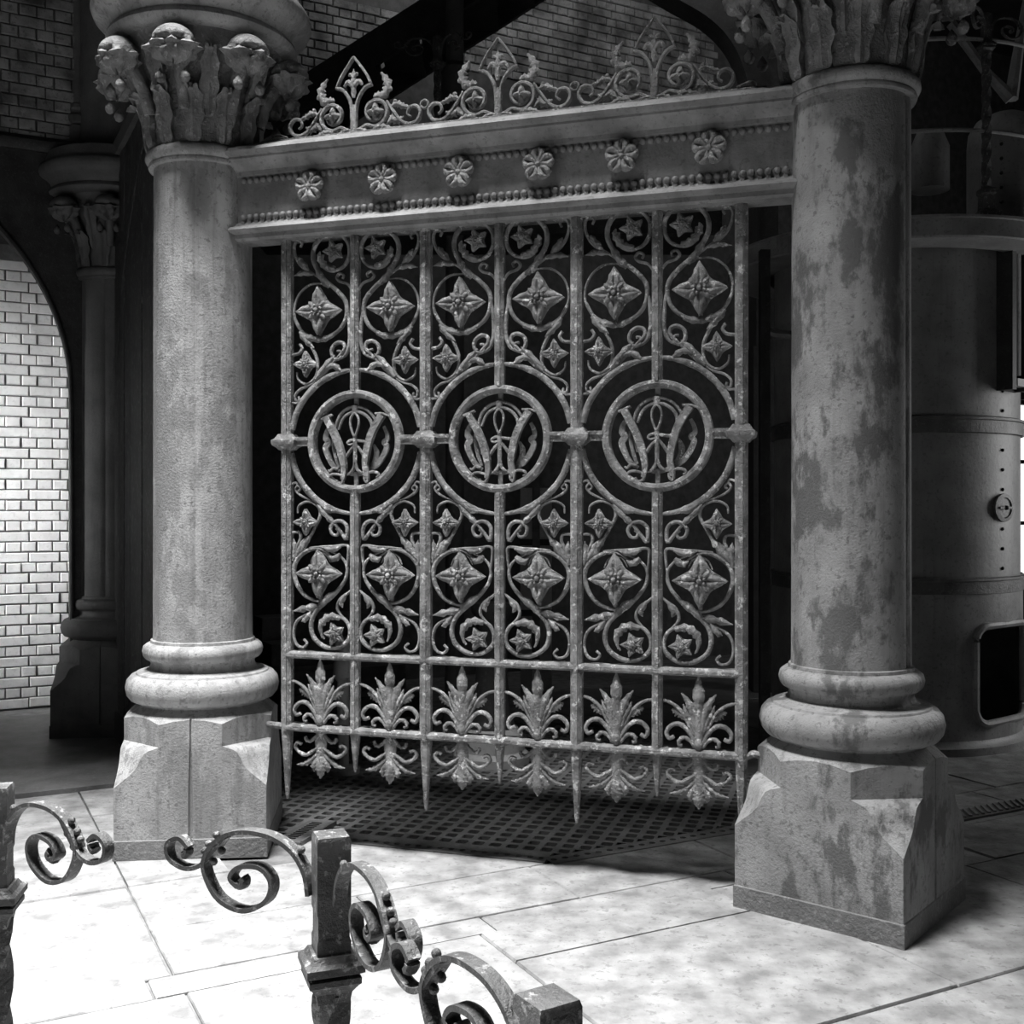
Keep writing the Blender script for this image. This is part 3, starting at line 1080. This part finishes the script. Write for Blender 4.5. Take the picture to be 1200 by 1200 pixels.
# lower field
arc = [(.333 * math.cos(R(a)), 1.906 + .333 * math.sin(R(a))) for a in (-9, -24, -37, -50, -62, -74, -84, -90)]
strand('arch_band', arc, .030, .026, -.004, (1, .35), [([(.10, 1.583), (.15, 1.60), (.20, 1.655)], .03)])
strand('curl', [(.223, 1.660), (.180, 1.610), (.116, 1.541), (.070, 1.482), (.044, 1.455), (.042, 1.510), (.068, 1.537), (.102, 1.535), (.126, 1.510), (.118, 1.478), (.092, 1.472), (.084, 1.492), (.098, 1.502)],
       .018, .024, -.002, (.5, .6), [([(.19, 1.615), (.14, 1.56), (.10, 1.52)], .03)])
strand('ring_scroll', [(.12, 1.372), (.175, 1.405), (.235, 1.402), (.288, 1.372), (.317, 1.320), (.307, 1.250), (.265, 1.191), (.200, 1.163), (.150, 1.168)], .022, .026, 0, (.35, .5))
strand('scroll', [(.125, 1.395), (.075, 1.372), (.044, 1.329), (.052, 1.265), (.106, 1.197), (.159, 1.154), (.207, 1.108), (.228, 1.050), (.212, .988), (.152, .948), (.085, .950), (.036, .985),
                  (.028, 1.035), (.055, 1.080), (.106, 1.094), (.160, 1.072), (.178, 1.03), (.160, .985)], .022, .026, 0, (.4, .4),
       [([(.10, 1.205), (.155, 1.165), (.20, 1.12)], .034), ([(.075, 1.085), (.13, 1.092), (.175, 1.05), (.168, .99)], .034),
        ([(.075, 1.385), (.105, 1.36), (.135, 1.375)], .03)])
strand('stem', [(.043, 1.324), (.036, 1.383), (.041, 1.425), (.100, 1.420), (.165, 1.418), (.235, 1.412)], .014, .022, 0, (.8, .6),
       [([(.07, 1.42), (.12, 1.405), (.17, 1.415)], .026)])
strand('scroll', [(.262, 1.410), (.233, 1.463), (.200, 1.522), (.180, 1.566), (.193, 1.608), (.244, 1.629), (.291, 1.610), (.298, 1.575)], .015, .02, 0, (.8, .5),
       [([(.275, 1.395), (.255, 1.435), (.225, 1.475)], .03)])
strand('tulip_leaf', [(.312, 1.345), (.303, 1.406), (.283, 1.454), (.290, 1.483), (.326, 1.483)], .016, .02, 0, (1, .8),
       [([(.318, 1.35), (.312, 1.41), (.316, 1.455)], .024), ([(.305, 1.37), (.275, 1.42), (.262, 1.455)], .03)])
strand('tendril', [(.205, 1.628), (.275, 1.654), (.309, 1.683), (.298, 1.704), (.284, 1.69), (.295, 1.678)], .012, .018, 0, (.7, .9))
strand('tie', [(.326, 1.712), (.305, 1.718), (.296, 1.70)], .012, .018, 0, (1, .8))
strand('corner_tendril', [(.180, 1.140), (.244, 1.104), (.302, 1.065), (.320, 1.008), (.306, .956), (.270, .942), (.250, .962), (.266, .980)], .014, .02, 0, (.7, .9),
       [([(.190, 1.140), (.250, 1.128), (.318, 1.112)], .032), ([(.225, 1.112), (.255, 1.075), (.275, 1.065)], .026)])
strand('tendril', [(.016, 1.222), (.041, 1.200), (.080, 1.170), (.092, 1.130), (.072, 1.098), (.041, 1.072)], .015, .02, 0, (.6, .6),
       [([(.045, 1.20), (.07, 1.16), (.062, 1.135)], .026)])
strand('rosette_loop', [(.13, 1.345), (.15, 1.38), (.182, 1.392), (.215, 1.375), (.232, 1.34)], .010, .016, .004, (.5, .5))
strand('rosette_stem', [(.182, 1.165), (.182, 1.19), (.182, 1.22)], .02, .018, .006, (1, 1))
hm = {}
for k in range(3):
    for s in (1, -1):
        for idx, (nm, m) in enumerate(half):
            lc = (PW * (k + .5), 0, 0)
            if idx not in hm:
                hm[idx] = m.build(nm, M_gate, gate, lc, angle=55).data
            else:
                put(nm, hm[idx], gate, lc, None, (s, 1, 1))


def rosette_mesh(pts, r, waist, rot, lens_w, boss):
    """star plate with a raised ribbed petal to every point, small petals between and a beaded boss"""
    m = star_mesh(pts, r, waist, r * .16, False, 3, .008, rot, .8, 8)
    for k in range(pts):
        a = rot + 2 * PI * k / pts
        c, n_ = math.cos(a), math.sin(a)
        for sd in (-1, 1):
            q = [(.10, .02), (.34, .12), (.58, .09), (.80, .035), (.99, .0)]
            m.sweep([(r * (x * c - sd * y * n_), r * (x * n_ + sd * y * c)) for x, y in q], lens_w * r * .42, r * .22, -r * .20, lens=True, taper=(.5, .1), sub=3)
        m.sweep([(r * x * c, r * x * n_) for x in (.1, .4, .7, .93)], r * .07, r * .14, -r * .16, sub=2, taper=(.7, .3))
        b = a + PI / pts
        m.sweep([(r * x * math.cos(b), r * x * math.sin(b)) for x in (.12, .28, .42, waist * .92)], r * .2, r * .16, -r * .26, lens=True, taper=(.5, .2), sub=3)
    m.sphere((0, -r * .36, 0), r * boss, 8, 5)
    for k in range(pts * 2):
        a = rot + PI * (k + .5) / pts
        m.sphere((r * .2 * math.cos(a), -r * .33, r * .2 * math.sin(a)), r * boss * .62, 6, 4)
    return m


big = rosette_mesh(4, .116, .55, PI / 2, .62, .10)
sml = rosette_mesh(4, .064, .55, PI / 2, .62, .12)
flo = rosette_mesh(5, .056, .60, PI / 2 + .3, .60, .14)
rm = {}
for k in range(3):
    for s in (1, -1):
        for nm, key, m, x, z in (('large_rosette', 'b', big, .182, 2.520), ('small_rosette', 's', sml, .252, 2.275), ('flower', 'f', flo, .108, 2.797),
                                 ('large_rosette', 'b', big, .182, 1.292), ('small_rosette', 's', sml, .252, 1.532), ('flower', 'f', flo, .103, 1.012)):
            lc = (PW * (k + .5) + s * x, -.004, z)
            if key not in rm:
                rm[key] = m.build(nm, M_gate, gate, lc, angle=60).data
            else:
                put(nm, rm[key], gate, lc)
# stays that hold the small flowers
# palmettes between the two lower rails and pendants under them
pm = MB()
pm.sweep([(0, .57), (0, .66), (0, .76), (0, .80)], .046, .03, -.004, lens=True, taper=(1, .8))
pm.sweep([(0, .77), (0, .805), (0, .84), (0, .892)], .052, .03, -.008, lens=True, taper=(.5, .08))
for s in (-1, 1):
    pm.sweep([(s * .008, .64), (s * .022, .72), (s * .042, .775), (s * .074, .818)], .036, .022, -.006, lens=True, taper=(.6, .1), jag=.2)
    pm.sweep([(s * .010, .62), (s * .030, .69), (s * .052, .735), (s * .066, .77)], .026, .02, -.002, lens=True, taper=(.6, .2), jag=.25)
    pm.sweep([(s * .012, .625), (s * .043, .682), (s * .075, .739), (s * .118, .772), (s * .155, .782)], .016, .02, .002, taper=(.9, .8))
    pm.sweep([(s * .055, .705), (s * .085, .730), (s * .115, .745)], .034, .014, .004, lens=True, taper=(.4, .3), jag=.35)
    pm.sweep([(s * .014, .60), (s * .040, .650), (s * .075, .683), (s * .112, .680), (s * .136, .650), (s * .126, .624), (s * .104, .632)], .020, .024, -.004, taper=(.8, .9))
    pm.sweep([(s * .014, .59), (s * .050, .628), (s * .078, .622), (s * .084, .602), (s * .070, .596)], .018, .022, -.006, taper=(.8, .8), jag=.2)
pm.sphere((0, -.016, .605), (.018, .014, .026), 8, 6)
pd = MB()
pd.sweep([(0, .555), (0, .50), (0, .45), (0, .40)], .058, .028, -.002, lens=True, taper=(.9, .7))
pd.sweep([(0, .44), (0, .40), (0, .365), (0, .332)], .062, .028, -.006, lens=True, taper=(.6, .08), jag=.2)
for s in (-1, 1):
    pd.sweep([(s * .012, .43), (s * .035, .39), (s * .034, .362)], .03, .02, -.004, lens=True, taper=(.6, .2), jag=.2)
    pd.sweep([(s * .014, .475), (s * .035, .462), (s * .075, .438), (s * .112, .450), (s * .132, .476), (s * .118, .494), (s * .100, .486)], .018, .022, -.004, taper=(.8, .9), jag=.12)
    pd.sweep([(s * .012, .455), (s * .045, .420), (s * .085, .395), (s * .124, .388)], .026, .018, -.002, lens=True, taper=(.7, .15), jag=.25)
    pd.sweep([(s * .02, .535), (s * .05, .505), (s * .075, .508), (s * .08, .525)], .018, .02, -.002, taper=(.8, .8), jag=.2)
pmo = pdo = None
for k in range(6):
    x = PW / 2 * (k + .5)
    if pmo is None:
        pmo = pm.build('palmette', M_gate, gate, (x, 0, 0), angle=55)
        pdo = pd.build('pendant_palmette', M_gate, gate, (x, 0, 0), angle=55)
    else:
        put('palmette', pmo.data, gate, (x, 0, 0))
        put('pendant_palmette', pdo.data, gate, (x, 0, 0))
# links from the lower rail to the plinths
MB().tube([(-.02, 0, .565), (-.08, -.01, .57), (-.125, -.01, .575)], .016, 8).build('hinge_link', M_gate, gate)
MB().tube([(3 * PW + .02, 0, .565), (3 * PW + .05, -.01, .58), (3 * PW + .10, -.02, .575)], .016, 8).build('hinge_link', M_gate, gate)

# ------------------------------------------------------------------ railing newels in front
ARM = [(.0341, 1.0539), (.0404, 1.0844), (.0624, 1.1129), (.1008, 1.1293), (.1531, 1.1294), (.1933, 1.1126), (.2172, 1.0824), (.2137, 1.0555), (.1899, 1.0261), (.1465, 1.0163),
       (.1072, 1.0354), (.0975, 1.0634), (.117, 1.082), (.1531, 1.0788), (.1698, 1.0615), (.1564, 1.0498), (.1465, 1.0566)]
OUT = [(.182, 1.1180), (.2069, 1.0891), (.2275, 1.0701), (.2552, 1.0636), (.2833, 1.0738), (.2869, 1.0956), (.2657, 1.1065), (.2482, 1.0949), (.2587, 1.0797)]


def make_newel(label, loc, arms, rz):
    t = thing('railing_newel', label, 'railing', (*loc, 0), 0., 'scrolled iron newels of the railing')
    h = .0235
    rot = Matrix.Rotation(rz, 3, 'Z')

    def sq(k, z, tw=0.):
        r2 = Matrix.Rotation(rz + tw, 3, 'Z')
        return [r2 @ Vector((a * k, b * k, z)) for a, b in ((-1, -1), (1, -1), (1, 1), (-1, 1))]
    m = MB()
    m.rings([sq(h, .975), sq(h, 1.0), sq(h * .93, 1.005), sq(h * .93, 1.035), sq(h, 1.04), sq(h, 1.138), sq(h * .92, 1.144)])
    m.build('post_head', M_rail, t, angle=20)
    m = MB()
    m.rings([sq(.022, .915), sq(.025, .930), sq(.032, .940), sq(.036, .944), sq(.036, .952), sq(.031, .955), sq(.040, .960), sq(.040, .970), sq(.033, .974), sq(.028, .982)])
    m.build('collar', M_rail, t, angle=20)
    m = MB()
    m.rings([sq(.0195, .16 + .765 * k / 40, 2 * PI * 1.9 * k / 40) for k in range(41)])
    m.build('twisted_shaft', M_rail, t, angle=30)
    m = MB()
    m.rings([sq(.06, 0), sq(.06, .03), sq(.04, .045), sq(.035, .05), sq(.032, .13), sq(.04, .14), sq(.04, .165), sq(.022, .175)])
    m.build('foot', M_rail, t, angle=20)
    for a in arms:
        am = MB()
        am.sweep(ARM[:-1], .0065, .019, 0, flat=True, taper=(1, 1), sub=6)
        am.sweep([(.16, 1.052), (.152, 1.0525), (.148, 1.0575), (.1515, 1.0625)], .016, .021, 0, sub=4)
        o = am.build('scroll_arm', M_rail, t, None, a)
        om = MB()
        om.sweep(OUT[:-1], .0065, .017, 0, flat=True, sub=6)
        om.sweep([(.252, 1.091), (.2535, 1.085), (.259, 1.081)], .014, .019, 0, sub=4)
        om.build('outer_curl', M_rail, o)
        for x, z in ((.200, 1.118), (.214, 1.103), (.190, 1.096), (.222, 1.092), (.205, 1.078)):
            MB().sphere((x, 0, z), .006, 8, 6).build('rivet', M_rail, o)
        MB().sphere((.050, 0, 1.115), .006, 8, 5).build('rivet', M_rail, o)
    return t


NA, NB_, NC = (-.847, 1.82), (-.253, 1.552), (.033, 1.035)
dBA = math.atan2(NA[1] - NB_[1], NA[0] - NB_[0])
dBC = math.atan2(NC[1] - NB_[1], NC[0] - NB_[0])
make_newel('middle newel of the scrolled railing, square headed with a moulded collar', NB_, (dBA, dBC), R(20))
make_newel('scrolled railing newel standing toward the white brick passage', NA, (R(-33),), R(10))
make_newel('scrolled railing newel standing toward the blotchy column', NC, (R(125),), R(32))

# ------------------------------------------------------------------ engine cylinder behind the blotchy column
CC = (2.75, 8.0)
CR = .85
cy = thing('engine_cylinder', 'tall pale banded engine cylinder casing with arched opening in its base', 'cylinder', (*CC, 0))
view = math.atan2(-CC[1], -CC[0])


def cyl_a(px):
    """angle on the casing seen along a plan direction"""
    k = (px - 600) / 1300
    # intersect ray (k,1) with circle
    A = k * k + 1
    B = -2 * (k * CC[0] + CC[1])
    C = CC[0] ** 2 + CC[1] ** 2 - CR * CR
    d = max(0, B * B - 4 * A * C)
    s = (-B - math.sqrt(d)) / (2 * A)
    return math.atan2(s - CC[1], s * k - CC[0]), s


aL, sL = cyl_a(1143)
aR, sR = cyl_a(1197)
zt, zb = .83, .19
ac = (aL + aR) / 2 + .02
ah = .36
m = MB()
NA_, NZ = 160, 90
pts = [[(CR * math.cos(2 * PI * i / NA_), CR * math.sin(2 * PI * i / NA_), 1.15 * j / NZ) for i in range(NA_)] for j in range(NZ + 1)]
k = 0
for r in pts:
    m.v += r
zc_ = .51
for j in range(NZ):
    for i in range(NA_):
        a = 2 * PI * (i + .5) / NA_
        d = abs((a - ac + PI) % (2 * PI) - PI) * CR
        z = abs(1.15 * (j + .5) / NZ - zc_)
        ww, hh, rr = ah * CR, .32, .10
        qx, qz = max(0, d - ww + rr), max(0, z - hh + rr)
        if math.hypot(qx, qz) < rr and d < ww and z < hh:
            continue
        m.f.append((j * NA_ + i, j * NA_ + (i + 1) % NA_, (j + 1) * NA_ + (i + 1) % NA_, (j + 1) * NA_ + i))
m.build('casing_base', M_cyl, cy)
rim = []
ww, hh, rr = ah * CR, .32, .10
for qx, qz, a0 in ((ww - rr, hh - rr, 0), (-ww + rr, hh - rr, 90), (-ww + rr, -hh + rr, 180), (ww - rr, -hh + rr, 270)):
    for k in range(7):
        b = R(a0 + 15 * k)
        x, z = qx + rr * math.cos(b), qz + rr * math.sin(b)
        rim.append(((CR + .004) * math.cos(ac + x / CR), (CR + .004) * math.sin(ac + x / CR), zc_ + z))
rim.append(rim[0])
MB().tube(rim, .026, 8).build('opening_rim', M_cyl, cy)
MB().lathe([(CR - .015, 1.10), (CR - .015, 3.36), (CR - .05, 3.40)], 80).build('casing', M_cyl, cy)
for z in (1.09, 2.14):
    MB().lathe([(CR - .01, z - .055), (CR + .008, z - .05), (CR + .008, z + .03), (CR + .02, z + .035), (CR + .02, z + .05), (CR - .01, z + .06)], 80, cap=False).build('band', M_plate, cy)
MB().lathe([(CR + .05, 0), (CR + .05, .05), (CR + .01, .07), (CR, .09)], 80, cap=False).build('foot_ring', M_cyl, cy)
aO, sO = cyl_a(1177)
op = MB()
op.rings([[(q * .085 * math.cos(2 * PI * k / 16), y, q * .072 * math.sin(2 * PI * k / 16)) for k in range(16)] for q, y in ((1.3, .012), (1.3, -.008), (.95, -.012), (.9, -.004), (.05, -.004))])
op.box((0, -.014, 0), (.15, .016, .014))
o = op.build('oval_cover', M_plate, cy, ((CR - .004) * math.cos(aO), (CR - .004) * math.sin(aO), 1.60), aO + PI / 2)
MB().sphere((0, -.02, 0), .016, 8, 5).build('latch', M_dark, o)
rv = None
for k in range(14):
    lc = ((CR - .012) * math.cos(aO), (CR - .012) * math.sin(aO), 1.2 + k * .13)
    if abs(lc[2] - 1.6) < .11:
        continue
    if rv is None:
        rv = MB().sphere((0, 0, 0), .012, 6, 4).build('rivet', M_dark, cy, lc)
    else:
        put('rivet', rv.data, cy, lc)
aS, sS = cyl_a(1180)
vsn = put('valve_guide', None, cy, ((CR - .01) * math.cos(aS), (CR - .01) * math.sin(aS), 2.42), aS + PI / 2)
MB().box((-.07, -.04, .45), (.05, .12, 1.0)).box((.12, -.04, .45), (.05, .12, 1.0)).box((.02, .0, .45), (.2, .03, 1.0)).build('guide_channel', M_dark, vsn)
MB().box((.03, -.06, .0), (.12, .08, .05)).build('guide_shoe', M_pale, vsn)
MB().tube([(.04, -.06, .05), (.04, -.06, .9)], .022, 8).build('valve_rod', M_pale, vsn)

# gallery ring round the cylinder, with its own newel and rods
gr = thing('ring_gallery', 'curved iron gallery ring around the engine cylinder', 'gallery', (*CC, 0))
RG = 1.16
MB().lathe([(RG - .28, 3.27), (RG, 3.27), (RG + .012, 3.28), (RG + .012, 3.385), (RG + .03, 3.39), (RG + .03, 3.405), (RG - .28, 3.405)], 80, cap=False).build('edge_band', M_cyl, gr)
aN = view + R(12)
src = [o for o in bpy.data.objects if o.name.startswith('railing_newel') and o.parent is None][0]


def newel_copy(label, loc, rz, sc):
    c = copy_tree(src)
    c.name = 'gallery_newel'
    c.location = loc
    c.rotation_euler = (0, 0, rz)
    c.scale = (sc, sc, sc)
    c['label'] = label
    c['group'] = 'scrolled newels on the upper galleries'
    return c


k = (1156 - 600) / 1300
A = k * k + 1
B = -2 * (k * CC[0] + CC[1])
C = CC[0] ** 2 + CC[1] ** 2 - (RG - .06) ** 2
s = (-B - math.sqrt(B * B - 4 * A * C)) / (2 * A)
an = math.atan2(s - CC[1], s * k - CC[0])
newel_copy('scrolled iron newel standing on the ring gallery by the engine cylinder', (s * k, s, 3.40), an + PI / 2 - dBC, 1.12)
hr = thing('gallery_handrail', 'thin iron handrail rods above the ring gallery', 'handrail', (*CC, 3.4))
for z in (.55, 1.12):
    MB().tube([((RG - .06) * math.cos(an + d), (RG - .06) * math.sin(an + d), z) for d in [(-.95 + .1 * j) for j in range(17)]], .014, 8).build('rod', M_cyl, hr)
for d in (-.85, .6):
    MB().tube([((RG - .06) * math.cos(an + d), (RG - .06) * math.sin(an + d), 0), ((RG - .06) * math.cos(an + d), (RG - .06) * math.sin(an + d), 1.14)], .016, 8).build('post', M_cyl, hr)
vc = thing('valve_chest', 'pale domed riveted vessel rising above the ring gallery', 'vessel', (3.50, 7.86, 3.405))
MB().lathe([(.26, 0), (.26, .75), (.25, .85), (.20, .93), (.1, .98), (.01, 1.0)], 40).build('vessel_body', M_cyl, vc)
rv = None
for j in range(7):
    lc = (-.13, -.222, .1 + j * .1)
    if rv is None:
        rv = MB().sphere((0, 0, 0), .014, 6, 4).build('rivet', M_dark, vc, lc)
    else:
        put('rivet', rv.data, vc, lc)
sp_ = thing('spanner_lever', 'iron motion lever with eye ends above the ring gallery', 'lever', (2.9, 8.0, 3.9))
MB().tube([(.05, -.55, .95), (.25, -.6, .62), (.42, -.62, .42)], [.035, .03, .045], 8).build('lever_arm', M_cyl, sp_)
MB().tube([(.62, -.55, 1.3), (.5, -.58, .85), (.42, -.62, .42)], [.05, .03, .045], 8).build('lever_arm', M_cyl, sp_)
MB().lathe([(.13, -.1), (.13, .2), (.09, .3), (.02, .32)], 20, (.0, -.3)).build('pivot_block', M_cyl, sp_)
MB().tube([(0, -.3, 0), (0, -.1, 0)], .08, 8).build('pivot_pin', M_cyl, sp_)

# ------------------------------------------------------------------ dim interior behind the gate and above the beam
gf = thing('upper_gallery_floor', 'dark upper gallery floor of iron plates behind the lintel beam', 'gallery', (-.25, 8.0, 3.56))
MB().box((0, 0, .03), (3.3, 1.2, .06)).build('deck', M_dark, gf)
MB().box((0, -.58, -.05), (3.3, .06, .16)).build('edge_girder', M_dark, gf)
po = thing('iron_post', 'slender round iron post rising behind the middle of the beam', 'post', (-.40, 7.75, 0))
MB().lathe([(.14, 0), (.14, .06), (.09, .1), (.075, .2), (.065, .5), (.062, 7.4)], 24).build('shaft', M_colP, po)
MB().lathe([(.066, 4.28), (.095, 4.3), (.1, 4.36), (.095, 4.6), (.1, 4.66), (.066, 4.7)], 24, cap=False).build('sleeve', M_colP, po)
newel_copy('scrolled iron newel beside the slender post on the upper gallery', (-.50, 7.45, 3.62), dBA * -1 + PI, 1.0)
sx = thing('iron_staircase', 'dark iron staircase climbing behind the lintel beam', 'staircase', (-1.9, 8.55, 4.1))
for y in (-.35, .35):
    m = MB()
    m.rings([[(a, y + b, z) for a, z in ((-.3, .0), (2.9, 2.05), (2.9, 2.32), (-.3, .27))] for b in (-.025, .025)])
    m.build('stringer', M_dark, sx)
tr = None
for k in range(10):
    lc = (-.1 + k * .29, 0, .22 + k * .186)
    if tr is None:
        tr = MB().box((0, 0, 0), (.30, .68, .04)).build('tread', M_dark, sx, lc)
    else:
        put('tread', tr.data, sx, lc)
hm_ = MB().tube([(-.2, -.36, 1.05), (2.9, -.36, 3.03)], .022, 8)
hm_.build('handrail', M_dark, sx)
MB().box((-.6, 0, .04), (.9, .8, .06)).build('landing', M_dark, sx)
for y in (-.3, .3):
    MB().box((-.9, y, -2.0), (.08, .08, 4.2)).build('support_post', M_dark, sx)
ar = thing('arch_rib', 'black curved iron arch rib crossing the upper brick wall', 'arch', (1.7, 9.75, 0))
m = MB()
m.sweep([(-.95, 6.62), (-.62, 6.36), (-.29, 6.14), (.05, 5.95), (.28, 5.72), (.42, 5.42), (.5, 5.0), (.52, 4.1), (.52, 3.0)], .19, .22, 0, flat=True)
m.build('rib_web', M_dark, ar)
m = MB()
m.sweep([(-1.0, 6.53), (-.67, 6.27), (-.34, 6.06), (-.01, 5.87), (.20, 5.66), (.33, 5.38), (.41, 4.98), (.43, 4.1), (.43, 3.0)], .03, .30, 0, flat=True)
m.build('rib_flange', M_dark, ar)
MB().box((.52, 0, 1.5), (.26, .3, 3.0)).build('rib_pier', M_dark, ar)

# pale stanchions and fittings seen dimly through the gate
for x, y, lb in ((.115, 9.0, 'pale flat stanchion seen through middle gate panel, nearer the brick passage'), (.275, 9.0, 'pale flat stanchion seen through middle gate panel, nearer the cylinder')):
    t = thing('stanchion', lb, 'stanchion', (x, y, 0), 0, 'pale stanchions behind the gate')
    MB().box((0, 0, .9), (.095, .05, 1.72)).build('upright', M_pale, t)
    MB().box((0, 0, .02), (.16, .12, .04)).build('foot_plate', M_dark, t)
    MB().box((0, -.03, 1.32), (.1, .03, .05)).box((0, -.03, .75), (.1, .03, .05)).build('cleat', M_dark, t)
t = thing('round_pedestal', 'pale round iron pedestal standing on the grating behind the gate', 'pedestal', (-.13, 7.0, 0))
MB().lathe([(.24, 0), (.24, .05), (.21, .08), (.20, .18), (.16, .22)], 36).build('base', M_pale, t)
MB().lathe([(.16, .22), (.12, .3), (.10, .55), (.10, .9), (.13, .95), (.13, 1.0)], 28).build('stem', M_dark, t)
t = thing('valve_standard', 'small pale valve standard behind the gate near the pale plinth', 'valve', (-1.02, 6.7, 0))
MB().lathe([(.10, 0), (.10, .03), (.035, .05), (.035, .55), (.06, .58), (.06, .66), (.035, .70), (.05, .78), (.05, .80)], 20).build('valve_body', M_pale, t)
t = thing('steam_pipe', 'bent steam pipe on brackets seen between the gate and blotchy column', 'pipe', (1.55, 6.9, 0))
MB().tube([(.02, 0, 3.2), (.02, 0, 2.75), (.03, 0, 2.70), (.08, 0, 2.68), (.35, 0, 2.66)], .03, 8).build('pipe_run', M_plate, t)
MB().box((.02, .0, 1.6), (.06, .06, 3.2)).build('standard', M_dark, t)
t = thing('stone_steps', 'dim stone steps rising behind the gate beside the partition', 'steps', (-1.15, 8.3, 0), EA)
for k in range(4):
    MB().box((0, .15 + .28 * k, .09 * (k + 1)), (1.0, .28, .18 * (k + 1))).build('step', M_plate, t)
